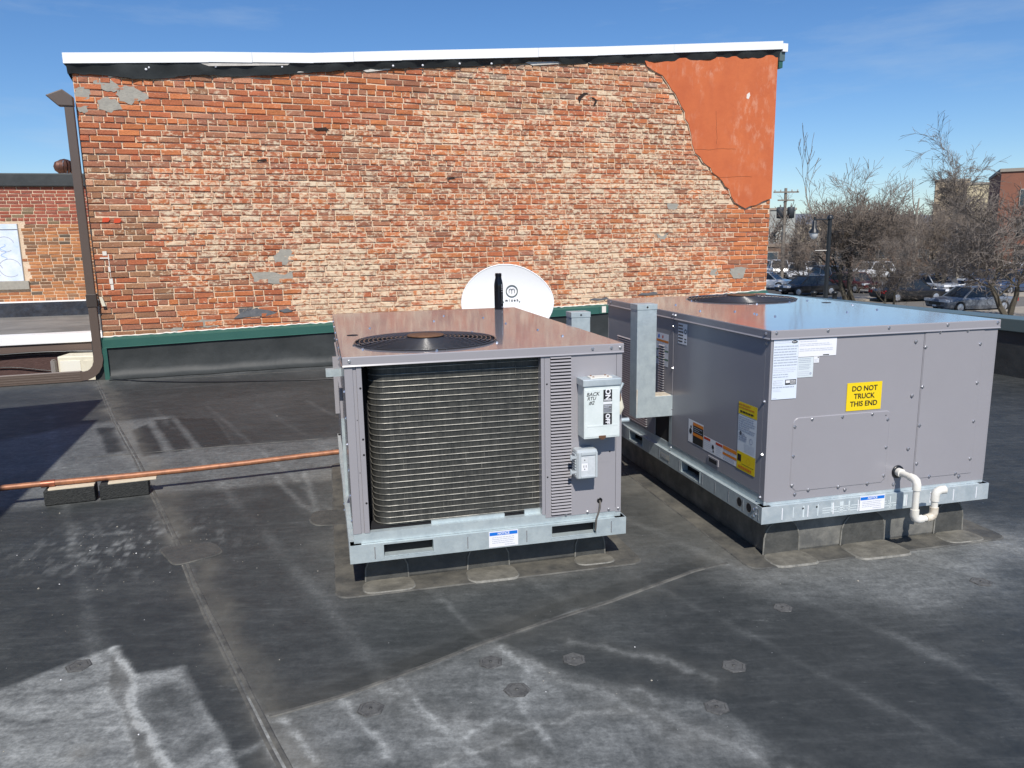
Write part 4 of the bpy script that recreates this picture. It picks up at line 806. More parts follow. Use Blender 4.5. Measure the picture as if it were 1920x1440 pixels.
mb.tube([(.487,.0,.161),(.486,-.012,.155),(.482,-.018,.13),(.472,-.022,.105),(.463,-.026,.085),(.461,-.027,.06),(.460,-.022,.03)], .0042, mat('grey_cable', (.10,.09,.08), .5), 8); put('control_cable', mb, u1)
mb = MB(); mb.tube([(W/2 - .02, .10, .492), (W/2 + .075, .10, .492)], .011, GALV, 10); put('conduit_stub', mb, u1)
def wireway(root, x0, x1, leg_to, y0, z0, z1, zleg):
    """Galvanised L-shaped duct standing off the side of a unit."""
    mb = MB(); m = GALV_D; s = 1 if leg_to > x1 else -1
    if s > 0: pr = [(x0,z0),(leg_to,z0),(leg_to,zleg),(x1,zleg),(x1,z1),(x0,z1)]
    else: pr = [(leg_to,z0),(x1,z0),(x1,z1),(x0,z1),(x0,zleg),(leg_to,zleg)]
    mb.prism([(x, y0, z) for x, z in pr], (0, .095, 0), GALV); o = put('wireway_duct', mb, root, bevel=.002)
    mb = MB(); mb.box(x0 - .002, x1 + .002, y0 - .0025, y0 + .097, z1 - .028, z1 + .002, GALV); FF_ = Face((0, y0 - .0025, 0), (1,0,0), (0,0,1)); FF_.disc(mb, (x0 + x1)/2, z1 - .014, .0055, .0008, DARK); put('end_cap', mb, o, bevel=.0015)
    mb = MB(); mb.tube([(x0 + .004, y0 + .0005, z0 + .02), (x0 + .004, y0 + .0005, z0 + .16)], [.001,.004], PVC_D, 6); put('sealant_bead', mb, o); mb = MB(); mb.box((x1 if s > 0 else leg_to + .01), (leg_to - .01 if s > 0 else x0), y0 + .004, y0 + .09, zleg, zleg + .004, PVC_D); put('sealant_bead', mb, o)
wireway(u1, .69, .80, W/2, 1.0, .30, .897, .42)
# bottle standing on the lid
MU1 = Matrix.Translation((X1, Y1, C1)) @ Matrix.Rotation(UA, 4, 'Z')
bp_ = MU1 @ Vector((.46, 1.80, HT + .0005))
bt = thing('bottle', 'slim black steel drinking bottle standing on the lid in front of white dish', 'bottle', bp_, 0.3)
mb = MB(); k = .0288; mb.lathe([(0,0),(k*.95,0),(k,.004),(k,.150),(k*.99,.158),(k*.93,.172),(k*.80,.190),(k*.71,.200)], BOTTLE, 28); put('body', mb, bt, recalc=False)
mb = MB(); mb.lathe([(k*.71,.200),(k*.72,.202),(k*.72,.2045),(k*.69,.206),(k*.69,.212),(k*.73,.214),(k*.73,.228),(k*.68,.232),(0,.232)], BOTTLE, 28); put('cap', mb, bt, recalc=False)
mb = MB()
def on_cyl(mb, a0, a1, z0, z1, m, r):
    n = 3; mb.add([(r*math.cos(a0 + (a1 - a0)*i/n), r*math.sin(a0 + (a1 - a0)*i/n), z) for z in (z0, z1) for i in range(n + 1)], [(i, i+1, n+2+i, n+1+i) for i in range(n)], m)
PR = mat('pale_bottle_print', (.34,.35,.38), .4)
for z0, z1 in ((.158,.162),(.150,.155),(.142,.147),(.136,.140),(.126,.131),(.112,.118)): on_cyl(mb, -1.18, -.80, z0, z1, PR, k*1.008)
for i in range(13): on_cyl(mb, -1.18, -.75 - random.uniform(0,.2), .100 - i*.0052, .1025 - i*.0052, mat('dim_bottle_print', (.13,.14,.15), .4), k*1.008)
for z0 in (.018,.012): on_cyl(mb, -1.15, -.8, z0, z0 + .003, PR, k*1.008)
put('printed_text', mb, bt, recalc=False)

# --- the farther unit, duct end towards the camera
C2 = 0.1842; X2, Y2 = 1.6742, 3.3787
curb('grey dusty membrane curb under the unit with the yellow end sign', X2, Y2, C2, [(-0.545,-0.36,.14,TANP),(-.14,.10,.17,TANP),(.38,.545,.13,TANP)])
u2 = base_unit('lilac grey rooftop unit with yellow sign on its closed end panel', X2, Y2, C2)
lid_and_rail(u2, (.165, 1.53, .33), [], [(-1.48,-1.28),(-.765,-.555)], [(.5,.7),(1.25,1.45)], GALV_D)
mb = MB(); mb.box(-W/2 + .006, W/2 - .006, .01, LEN - .006, .079, ZL, DARK); put('cabinet_core', mb, u2)
mb = MB(); mb.box(-W/2, -.5775, -.0018, .034, .10, ZL - .001, PAINT); mb.box(-W/2, -W/2 + .02, .034, .037, .10, ZL - .001, PAINT); put('corner_post', mb, u2, bevel=.003)
mb = MB(); FRONT.slab(mb, -.577, .1865, .092, ZL - .001, -.01, 0, PAINT); put('end_panel', mb, u2, bevel=.0015)
mb = MB(); FRONT.slab(mb, .1885, W/2, .092, ZL - .001, -.01, -.0003, PAINT); FRONT.slab(mb, .192, .512, .132, ZL - .003, -.002, .0022, PAINT); put('end_panel', mb, u2, bevel=.0015)
mb = MB()
def rr(x0, x1, z0, z1, r, y):
    return [(x0 + r - r*math.sin(t), y, z1 - r + r*math.cos(t)) for t in np.linspace(0, PI/2, 6)] + [(x0 + .0, y, z0 + .03), (x0 + .03, y, z0), (x1 - .02, y, z0), (x1, y, z0 + .02)] + [(x1 - r*.6 + r*.6*math.cos(t), y, z1 - r*.6 + r*.6*math.sin(t)) for t in np.linspace(0, PI/2, 5)]
lo = rr(-.462,.036,.130,.470,.03,-.0002); hi = rr(-.458,.032,.134,.466,.028,-.0032); n = len(lo)
mb.add(lo + hi, [(i, (i+1) % n, n + (i+1) % n, n + i) for i in range(n)] + [tuple(range(n, 2*n))], PAINT); put('access_panel', mb, u2)
mb = MB(); LEFT.slab(mb, -.927, -.037, .120, ZL - .001, -.006, 0, PAINT); LEFT.slab(mb, -.505,-.403,.14,.174,0,.004,PAINT); LEFT.slab(mb, -.493,-.415,.146,.166,.0041,.0046,DARK); put('side_panel', mb, u2, bevel=.0015)
mb = MB(); LEFT.slab(mb, -LEN, -1.152, .120, ZL - .001, -.006, -.001, PAINT); LEFT.slab(mb, -1.149, -.930, .33, ZL - .001, -.006, .0012, PAINT); LEFT.slab(mb, -1.149,-.97,.120,.328,-.05,-.04,mat('slate_panel',(.10,.10,.11),.5)); LEFT.slab(mb, -.963,-.931,.120,.328,-.006,0,GALV)
LEFT.slab(mb, -1.10,-.98,.27,.30,-.0395,-.039,ORANGE); LEFT.slab(mb, -1.10,-.98,.24,.26,-.0395,-.039,ORANGE); LEFT.slab(mb, -1.35,-1.25,.35,.55,.0,.0012,PAINT); put('side_panel', mb, u2)
for k in range(36):
    o = bpy.data.objects.new('louver', louver_mesh(.48, 'c')); COL.objects.link(o); o.parent = u2; o.rotation_euler = (0, 0, -PI/2); o.location = (-W/2 + .0008, 1.50, .14 + .0141*k)
for k in range(22):
    o = bpy.data.objects.new('louver', louver_mesh(.07, 'b')); COL.objects.link(o); o.parent = u2; o.rotation_euler = (0, 0, -PI/2); o.location = (-W/2 - .0014, 1.07, .36 + .0141*k)
mb = MB(); RIGHT.slab(mb, 0, LEN, .12, ZL - .001, -.006, 0, PAINT); put('side_panel', mb, u2)
mb = MB(); BACK.slab(mb, -W/2, W/2, .12, ZL - .001, -.006, 0, PAINT); put('rear_panel', mb, u2)
mb = MB()
for a, b in [(-.567,.849),(-.317,.848),(-.009,.847),(.301,.847),(.575,.846)]: FRONT.screw(mb, a, b, .0065)
for a, b in [(.142,.778),(.144,.530),(.147,.281),(.024,.164),(.083,.118),(-.059,.134),(-.176,.116),(-.212,.133),(-.366,.133),(-.434,.120),(-.451,.162),(-.452,.296),(-.452,.430),(-.368,.458),(-.214,.458),(-.06,.459),(.023,.429),(.025,.298)]: FRONT.screw(mb, a, b, .003)
for a, b in [(.196,.750),(.197,.568),(.198,.387),(.200,.205),(.277,.137),(.422,.138),(.444,.122),(.498,.203),(.497,.385),(.496,.568),(.493,.750),(.417,.815),(.267,.815)]: FRONT.screw(mb, a, b, .0022)
for a in (-.40,-.33): FRONT.disc(mb, a, .055, .0045, .0205, DARK)
FRONT.disc(mb, .28, .058, .0045, .0205, DARK); FRONT.disc(mb, .012, .448, .003, .004, DARK)
for b in (.11,.305,.545,.80): LEFT.screw(mb, -.030, b, 0); 
for b in (.105,.32,.55,.78): LEFT.screw(mb, -.929, b, .0012)
for q_ in (.03,.9,.93,1.85): LEFT.screw(mb, -q_, .842, .0065)
for b in (.02,.035,.05,.065): LEFT.screw(mb, -.025 - .018*((int(b*1000)//15) % 2), b, .019)
for a, b in ((-.45,.9),(-.3,.8),(-.25,.5),(.05,1.16),(.28,1.18),(.45,1.25),(.50,1.53),(-.18,1.53),(-.4,1.3),(.36,1.82),(.2,.55),(.42,.6),(.5,.9),(-.28,.62),(-.27,.66)): TOP.screw(mb, a, b, 0, .005)
put('screws', mb, u2, kind='stuff')
mb = MB(); TOP.disc(mb, .46, 1.08, .028, .0012, DARK, 18); put('lifting_hole', mb, u2)
mb = MB()
for v in (.167,.085):
    LEFT.disc(mb, -v, .043, .0205, .0196, DARK, 22); LEFT.ring(mb, -v, .043, .0205, .0235, .0202, SCREW)
put('rail_holes', mb, u2, recalc=False)
STAIN = mat('white_runs', (.62,.68,.69), .5)
mb = MB()
for a, w in ((-.40,.012),(-.325,.007),(-.255,.022),(-.165,.012),(-.02,.006),(.055,.008),(-.21,.03),(-.45,.006),(.13,.02)): FRONT.slab(mb, a, a + w*.6, .010 + random.uniform(0,.01), .066, .019, .0198, STAIN)
FRONT.lines(mb, -.30, .10, .016, .05, 3, .0198, STAIN, .35); put('lime_runs', mb, u2, kind='stuff')
notice(u2, -.108, .025, .012, .081, .0215)
mb = MB(); e = .003; Fz = lambda z: z - C2
FRONT.rect(mb, -.575, -.4545, Fz(.742), Fz(1.003), e, mat('pale_blue_label', (.70,.76,.84), .4)); FRONT.disc(mb, -.476, Fz(.991), .0001, e, INK)
pts = [FRONT.P(-.4745 + .0145*math.cos(t), Fz(.990) + .0065*math.sin(t), e + .0006) for t in np.linspace(0, 2*PI, 20)[:-1]]; mb.poly(pts, INK); FRONT.lines(mb, -.4845, -.4645, Fz(.987), Fz(.993), 1, e + .001, WHITE, .5)
FRONT.lines(mb, -.57, -.49, Fz(.985), Fz(.998), 2, e + .0006, PALEINK, .35); FRONT.lines(mb, -.572, -.458, Fz(.885), Fz(.978), 8, e + .0006, GREYINK, .38); FRONT.lines(mb, -.572, -.458, Fz(.858), Fz(.882), 3, e + .0006, PALEINK, .4); FRONT.lines(mb, -.572, -.458, Fz(.835), Fz(.856), 2, e + .0006, GREYINK, .35); FRONT.lines(mb, -.57, -.52, Fz(.80), Fz(.83), 3, e + .0006, PALEINK, .4)
FRONT.rect(mb, -.512, -.4585, Fz(.804), Fz(.827), e + .0006, INK); FRONT.rect(mb, -.509, -.489, Fz(.812), Fz(.824), e + .001, WHITE); FRONT.lines(mb, -.487, -.461, Fz(.807), Fz(.824), 3, e + .001, WHITE, .5)
FRONT.ring(mb, -.562, Fz(.815), .006, .0075, e + .0006, PALEINK); FRONT.lines(mb, -.572, -.462, Fz(.79), Fz(.80), 1, e + .0006, GREYINK, .5); FRONT.lines(mb, -.57, -.53, Fz(.775), Fz(.788), 2, e + .0006, PALEINK, .4); FRONT.lines(mb, -.57,-.55, Fz(.745), Fz(.75), 1, e + .0006, PALEINK, .5)
put('rating_label', mb, u2, recalc=False)
mb = MB(); FRONT.rect(mb, -.4535, -.2665, Fz(.922), Fz(1.0), e - .0008, WHITE); FRONT.lines(mb, -.448, -.36, Fz(.985), Fz(.994), 1, e, PALEINK, .4); FRONT.lines(mb, -.448, -.285, Fz(.968), Fz(.982), 2, e, PALEINK, .45); FRONT.lines(mb, -.448, -.285, Fz(.945), Fz(.960), 2, e, PALEINK, .45); FRONT.rect(mb, -.332, -.302, Fz(.9245), Fz(.9285), e, INK); put('instruction_label', mb, u2, recalc=False)
mb = MB(); FRONT.rect(mb, -.4535, -.377, Fz(.832), Fz(.920), e - .0008, mat('pale_grey_label', (.66,.72,.74), .4)); FRONT.lines(mb, -.45, -.382, Fz(.895), Fz(.918), 3, e, GREYINK, .35); FRONT.lines(mb, -.448, -.39, Fz(.866), Fz(.892), 4, e, GREYINK, .3); FRONT.lines(mb, -.45, -.395, Fz(.838), Fz(.862), 3, e, PALEINK, .4); FRONT.disc(mb, -.389, Fz(.848), .006, e, GREYINK); put('inspection_label', mb, u2, recalc=False)
mb = MB(); FRONT.rect(mb, -.376, -.350, Fz(.893), Fz(.921), e - .0008, WHITE); FRONT.disc(mb, -.355, Fz(.917), .003, e, INK); FRONT.lines(mb, -.373,-.353, Fz(.896), Fz(.912), 3, e, PALEINK, .3); put('small_label', mb, u2, recalc=False)
mb = MB(); FRONT.rect(mb, -.199, -.019, Fz(.665), Fz(.792), e - .0005, YELLOW)
for i, t in enumerate(('DO NOT', 'TRUCK', 'THIS END')): FRONT.text(mb, t, -.109, Fz(.764 - i*.0345), e + .0006, .0325, INK, bold=.0006)
put('truck_sign', mb, u2, recalc=False, label='yellow sign reading do not truck this end')
# labels on the shaded side (their reading direction runs towards the camera end)
mb = MB(); SL = lambda v: -v
LEFT.rect(mb, -.876, -.770, Fz(.880), Fz(.990), .0012, WHITE); LEFT.text(mb, 'O', -.789, Fz(.948), .0018, .034, INK, bold=.001); LEFT.rect(mb, -.80,-.778, Fz(.906), Fz(.912), .0018, INK); LEFT.rect(mb, -.80,-.778, Fz(.892), Fz(.898), .0018, INK); LEFT.lines(mb, -.871, -.815, Fz(.885), Fz(.985), 6, .0018, INK, .45); put('fuse_label', mb, u2, recalc=False)
mb = MB(); LEFT.rect(mb, -.235, -.078, Fz(.372), Fz(.691), .0012, mat('cool_white_label', (.72,.77,.80), .45)); LEFT.rect(mb, -.235, -.078, Fz(.634), Fz(.691), .0018, YELLOW); LEFT.lines(mb, -.23, -.083, Fz(.66), Fz(.687), 2, .0024, ORANGE, .4); LEFT.lines(mb, -.22, -.09, Fz(.638), Fz(.658), 1, .0024, INK, .4)
LEFT.lines(mb, -.228, -.088, Fz(.555), Fz(.628), 7, .0018, GREYINK, .4); LEFT.lines(mb, -.225, -.155, Fz(.51), Fz(.55), 4, .0018, GREYINK, .5); LEFT.ring(mb, -.18, Fz(.53), .011, .015, .0018, GREYINK); LEFT.ring(mb, -.12, Fz(.525), .011, .014, .0018, GREYINK); LEFT.disc(mb, -.21, Fz(.545), .009, .0018, INK)
for k in range(8): LEFT.rect(mb, -.17 + k*.0105, -.168 + k*.0105, Fz(.465), Fz(.505), .0018, GREYINK)
LEFT.rect(mb, -.235, -.078, Fz(.372), Fz(.458), .0019, YELLOW); LEFT.rect(mb, -.228, -.196, Fz(.412), Fz(.444), .0024, INK); LEFT.ring(mb, -.135, Fz(.425), .018, .0195, .0024, ORANGE, 4); LEFT.lines(mb, -.22, -.09, Fz(.378), Fz(.394), 1, .0024, ORANGE, .8); LEFT.rect(mb, -.19,-.09, Fz(.402), Fz(.404), .0024, INK); put('wiring_label', mb, u2, recalc=False)
mb = MB(); LEFT.rect(mb, -.728, -.562, Fz(.376), Fz(.498), .0012, WHITE); LEFT.rect(mb, -.675, -.564, Fz(.379), Fz(.490), .0018, INK); LEFT.rect(mb, -.675, -.564, Fz(.474), Fz(.490), .0023, ORANGE); LEFT.rect(mb, -.675, -.564, Fz(.42), Fz(.436), .0023, ORANGE); LEFT.disc(mb, -.702, Fz(.436), .016, .0018, INK, 7); LEFT.disc(mb, -.698, Fz(.46), .008, .0018, INK, 6); LEFT.lines(mb, -.67,-.57, Fz(.44), Fz(.47), 3, .0023, GREYINK, .3); put('warning_label', mb, u2, recalc=False)
mb = MB(); LEFT.rect(mb, -.5605, -.2365, Fz(.374), Fz(.448), .0011, WHITE); LEFT.rect(mb, -.556, -.49, Fz(.432), Fz(.444), .0017, REDL); LEFT.rect(mb, -.435, -.37, Fz(.432), Fz(.444), .0017, REDL); LEFT.rect(mb, -.365, -.238, Fz(.430), Fz(.447), .0017, ORANGE); LEFT.rect(mb, -.365, -.238, Fz(.402), Fz(.414), .0017, ORANGE); LEFT.lines(mb, -.36,-.245, Fz(.416), Fz(.428), 2, .0017, GREYINK, .4); LEFT.lines(mb, -.36,-.245, Fz(.378), Fz(.398), 3, .0017, GREYINK, .35); LEFT.lines(mb, -.556,-.45, Fz(.38), Fz(.428), 5, .0017, PALEINK, .3); LEFT.disc(mb, -.462, Fz(.41), .012, .0018, INK, 7); LEFT.disc(mb, -.457, Fz(.39), .007, .0018, INK, 6); LEFT.lines(mb, -.43,-.375, Fz(.38), Fz(.428), 5, .0017, PALEINK, .3); put('hazard_label', mb, u2, recalc=False)
mb = MB(); LEFT.rect(mb, -1.144, -.985, Fz(.73), Fz(.912), .0025, WHITE); LEFT.rect(mb, -1.142,-.987, Fz(.862), Fz(.874), .003, ORANGE); LEFT.rect(mb, -1.142,-.987, Fz(.81), Fz(.82), .003, GREENL); LEFT.rect(mb, -1.142,-.987, Fz(.762), Fz(.772), .003, GREENL); LEFT.disc(mb, -1.11, Fz(.892), .012, .003, BLUE, 7); LEFT.disc(mb, -1.06, Fz(.892), .009, .003, REDL, 7); LEFT.disc(mb, -1.10, Fz(.79), .011, .003, REDL, 8); LEFT.lines(mb, -1.13,-.995, Fz(.825), Fz(.858), 4, .003, GREYINK, .3); LEFT.lines(mb, -1.13,-.995, Fz(.735), Fz(.758), 2, .003, PALEINK, .3); put('caution_label', mb, u2, recalc=False)
mb = MB(); LEFT.rect(mb, -1.02, -.905, .030, .058, .0212, mat('aged_label', (.50,.50,.44), .5)); LEFT.lines(mb, -1.01,-.915, .035,.053, 2, .0218, GREYINK, .4); put('rail_label', mb, u2, recalc=False)
wireway(u2, -.802, -.690, -W/2, .925, Fz(.468), Fz(1.087), Fz(.583))
# condensate trap
def fitting(mb, p, q, r=.0185): mb.tube([p, q], r, PVC, 14)
pz = lambda z: z - C2
mb = MB(); A_ = [(.100,0,pz(.359)),(.098,-.06,pz(.360)),(.096,-.110,pz(.358)),(.095,-.126,pz(.350)),(.094,-.131,pz(.335)),(.094,-.131,pz(.20))]
mb.tube(A_[:3], .0145, PVC, 14); fitting(mb, (.100,-.004,pz(.359)), (.099,-.03,pz(.3595)), .020)
mb.tube([(.0965,-.085,pz(.359)),(.096,-.108,pz(.3585)),(.095,-.124,pz(.352)),(.094,-.131,pz(.338)),(.094,-.131,pz(.312))], .0182, PVC, 14); mb.tube(A_[4:], .0145, PVC, 14)
mb.tube([(.094,-.131,pz(.222)),(.094,-.131,pz(.196)),(.099,-.131,pz(.180)),(.113,-.131,pz(.173)),(.136,-.131,pz(.173))], .0185, PVC, 14); mb.tube([(.13,-.131,pz(.173)),(.168,-.131,pz(.174))], .0145, PVC, 14)
tr = put('condensate_trap', mb, u2)
mb = MB(); mb.tube([(.156,-.131,pz(.1735)),(.178,-.131,pz(.175)),(.192,-.131,pz(.183)),(.197,-.131,pz(.198)),(.197,-.131,pz(.222))], .0185, PVC_D, 14); put('soiled_elbow', mb, tr)
mb = MB(); mb.tube([(.197,-.131,pz(.21)),(.197,-.131,pz(.27))], .0145, PVC, 14); mb.tube([(.197,-.131,pz(.252)),(.197,-.131,pz(.280)),(.203,-.133,pz(.295)),(.216,-.137,pz(.303)),(.238,-.143,pz(.305))], .0185, PVC, 14); put('outlet_elbow', mb, tr)
mb = MB(); mb.lathe([(.031,-.0005),(.030,-.006),(.020,-.007)], WIRE, 22, (.1,0,pz(.359)), axis='y'); put('grommet', mb, tr)

# ------------------------------------------------------------------ satellite dish
DX, DY_, DZ = -0.035, 8.40, 0.755
ds = thing('satellite_dish', 'white oval satellite dish behind the bottle, facing out with its emblem', 'satellite dish', (DX, DY_ + 0.02, 0), 0.03)
mb = MB(); a, b = .497, .37; vs = []; fs = []; NR, NA = 12, 64
def dish_p(t, w):
    x = a*t*math.cos(w); z = b*t*math.sin(w)*(1 - .06*math.cos(w)); zz = z + (.04*t*math.sin(w)*(1 - (x/a)**2) if z > 0 else -.04*t*abs(math.sin(w))); return x, zz
for i in range(NR + 1):
    for k in range(NA):
        t = i/NR; w = 2*PI*k/NA; x, z = dish_p(t, w); vs.append((x, -0.085*t*t - .0, z))
for i in range(NR):
    for k in range(NA): fs.append((i*NA + k, i*NA + (k+1) % NA, (i+1)*NA + (k+1) % NA, (i+1)*NA + k))
mb.add(vs, fs, DISH, True); o2 = len(vs)
mb.add([(p[0]*1.0, p[1] + .012, p[2]) for p in vs], [tuple(f[::-1]) for f in fs], DISH, True)
rimp = [vs[NR*NA + k] for k in range(NA)] + [vs[NR*NA]]; mb.tube([(p[0], p[1] + .004, p[2]) for p in rimp], .007, DISH, 6, cap=False)
refl = put('reflector', mb, ds, loc=(0, 0, DZ), recalc=False); refl.rotation_euler = (-0.20, 0, 0)
def on_dish(mb): mb.v = [(x, y + .004 - .085*min(1, (x/a)**2 + (z/(b*1.05))**2), z) for x, y, z in mb.v]
FD = Face((0, -.012, 0), (1, 0, 0), (0, 0, 1)); mb = MB(); lx, lz = .05, .128
FD.ring(mb, lx, lz, .055, .066, .0, mat('grey_green_ink', (.09,.11,.105), .5), 36)
for cx_ in (-.015, .015):
    pts = [(lx + cx_ - .015, lz - .018)] + [(lx + cx_ - .015*math.cos(t), lz + .010 + .014*math.sin(t)) for t in np.linspace(0, PI, 9)] + [(lx + cx_ + .015, lz - (.026 if cx_ < 0 else .018))]
    for (p0, q0), (p1, q1) in zip(pts[:-1], pts[1:]):
        d = Vector((p1 - p0, q1 - q0)).normalized()*.0028; n_ = Vector((-d.y, d.x)); mb.poly([FD.P(p0 - d.x*.4 + n_.x, q0 - d.y*.4 + n_.y, .0005), FD.P(p0 - d.x*.4 - n_.x, q0 - d.y*.4 - n_.y, .0005), FD.P(p1 + d.x*.4 - n_.x, q1 + d.y*.4 - n_.y, .0005), FD.P(p1 + d.x*.4 + n_.x, q1 + d.y*.4 + n_.y, .0005)], INK)
for i, t in enumerate('mizoh'): FD.text(mb, t, lx - .060 + i*.030, lz - .098, .0005, .036, INK, bold=.0016)
on_dish(mb); put('emblem', mb, refl, recalc=False)
mb = MB(); 
for x, z in ((.133,.012),(-.045,.012)): FD.disc(mb, x, z, .008, -.002, mat('bolt_head', (.09,.12,.10), .5), 10)
mb.tube([FD.P(.133,.010,-.001), FD.P(.134,-.07,-.0008)], .0012, mat('run_mark', (.45,.44,.42), .6), 4); on_dish(mb); put('bolt_heads', mb, refl)
mb = MB(); mb.tube([(0,.08,0.004),(0,.08,DZ - .06)], .03, GALV, 12); mb.tube([(0,.06,DZ - .12),(0,.075,DZ - .02)], .03, GALV, 10); mb.box(-.45,.45,-.35,.5,.004,.04,GALV); put('mast', mb, ds)
mb = MB(); mb.tube([(0,.0,DZ - .36),(0,-.35,DZ - .42),(0,-.55,DZ - .30)], .014, GALV, 8); mb.box(-.04,.04,-.6,-.5,DZ - .32,DZ - .24,DISH); put('feed_arm', mb, ds)

# ------------------------------------------------------------------ copper line and its blocks
pa_, pb_ = Vector((-2.87, 4.12, .115)), Vector((-0.62, 4.905, .125)); pd = (pb_ - pa_).normalized(); far_l = pa_ - pd*2.6
cp = thing('copper_pipe', 'long bare copper pipe laid low across the roof to the nearer unit', 'pipe', (pa_.x, pa_.y, 0))
mb = MB(); pts = [far_l + pd*((pb_ - far_l).length*t/14) + Vector((0, 0, .006*math.sin(t*1.1))) for t in range(15)]; mb.tube([p - Vector((pa_.x, pa_.y, 0)) for p in pts], .0165, COPPER, 14); put('tube', mb, cp)
mb = MB(); c0 = pa_ + pd*.235 - Vector((pa_.x, pa_.y, 0)); mb.tube([c0 - pd*.035 + Vector((0,0,.002)), c0 + pd*.035 + Vector((0,0,.002))], .0205, mat('tarnished_copper', (.36,.12,.07), .4, .5, (30,.8,(.2,.07,.04))), 14); put('coupling', mb, cp)
qd = Vector((-pd.y, pd.x, 0))
for i, (s, lab) in enumerate(((.345, 'black foam block under the copper pipe nearest its coupling'), (.625, 'black foam block under the copper pipe with loose wood end sticking out'))):
    c = pa_ + pd*s; t = thing('pipe_support_block', lab, 'support block', (c.x, c.y, 0), math.atan2(pd.y, pd.x) + (.02 if i else 0), 'foam blocks under the copper pipe')
    mb = MB(); mb.box(-.128,.128,-.055,.06,.003,.088,RUBBER); put('block', mb, t, bevel=.004)
    mb = MB(); mb.box(-.105 + .06*i*.4,.128 + .045*i,-.05,.03,.0885,.0975,WOOD); 
    put('wood_strip', mb, t, bevel=.001)
sh = pa_ + pd*.43 + qd*.06
mb = MB(); mb.prism([(0,0,.09),(.05,.012,.115),(.058,.02,.128),(.03,.03,.11),(.002,.02,.09)], (.004,.006,-.012), WOOD); o = put('wood_chip', mb, loc=(sh.x - .03, sh.y - .045, 0)); tag(o, 'pale splinter of wood resting behind the copper pipe', 'wood chip')

rc = thing('roof_cable', 'thin black cable lying along the foot of the brick wall', 'cable', (-4.3, 8.3, 0))
mb = MB(); mb.tube([(a + 4.3, b - 8.3, .007) for a, b in CABLE], .0065, WIRE, 6); put('cable', mb, rc)
# ------------------------------------------------------------------ downspout
dsp = thing('downspout', 'dark brown downspout down the left corner of the brick wall', 'downspout', UN(0, N_WALL), AW)
def rect_tube(mb, path, w, d, m):
    mb.tube(path, 1.0, m, 4, smooth=False, flat=(w/math.sqrt(2), d/math.sqrt(2)))
mb = MB(); xs = -1.475; ys = -.062
mb.box(xs - .042, xs + .042, ys - .032, ys + .032, .27, 2.90, BROWN); put('pipe', mb, dsp, bevel=.006)
mb = MB(); mb.prism([(xs - .20,ys - .045,2.95),(xs - .095,ys - .045,2.85),(xs + .045,ys - .045,2.85),(xs + .047,ys - .045,2.945),(xs - .045,ys - .045,3.015)], (0,.095,0), BROWN); put('top_elbow', mb, dsp, bevel=.01)
mb = MB(); el = [(xs, ys, .29)] + [(xs - .16 + .16*math.cos(t), ys, .25 - .192*math.sin(t)) for t in np.linspace(.1, PI/2, 10)] + [(xs - .2, ys, .058)]
for i, p in enumerate(el):
    pass
vs = []; 
for i, p in enumerate(el):
    t = (Vector(el[min(i+1, len(el)-1)]) - Vector(el[max(i-1, 0)])).normalized(); nrm = Vector((-t.z, 0, t.x)); g_ = .044 + .0035*(i % 2)
    vs += [Vector(p) + nrm*g_ + Vector((0,-.034,0)), Vector(p) + nrm*g_ + Vector((0,.034,0)), Vector(p) - nrm*g_ + Vector((0,.034,0)), Vector(p) - nrm*g_ + Vector((0,-.034,0))]
mb.add(vs, [(4*i + k, 4*i + (k+1) % 4, 4*i + 4 + (k+1) % 4, 4*i + 4 + k) for i in range(len(el) - 1) for k in range(4)], BROWN); put('bottom_elbow', mb, dsp)
mb = MB(); mb.box(-6.5, xs - .18, ys - .036, ys + .034, .006, .110, BROWN); mb.box(-6.5, xs - .19, ys - .0385, ys - .0362, .030, .038, BROWN); mb.box(-6.5, xs - .19, ys - .0385, ys - .0362, .056, .064, BROWN); mb.box(-6.5, xs - .19, ys - .0385, ys - .0362, .084, .090, BROWN); mb.box(-6.5, xs - .19, ys - .025, ys + .025, .1105, .114, mat('pale_brown_paint', (.30,.25,.21), .5)); put('horizontal_pipe', mb, dsp, bevel=.004)
mb = MB(); mb.box(xs - .05, xs + .05, ys - .04, ys + .06, .80, .935, mat('dark_brown_band', (.055,.042,.035), .5)); put('band', mb, dsp, bevel=.003)
mb = MB(); mb.prism([(-1.405,-.02,.90),(-1.375,-.02,.90),(-1.35,-.02,.80),(-1.385,-.02,.80)], (0,-.03,0), CREAM); put('clip', mb, dsp)

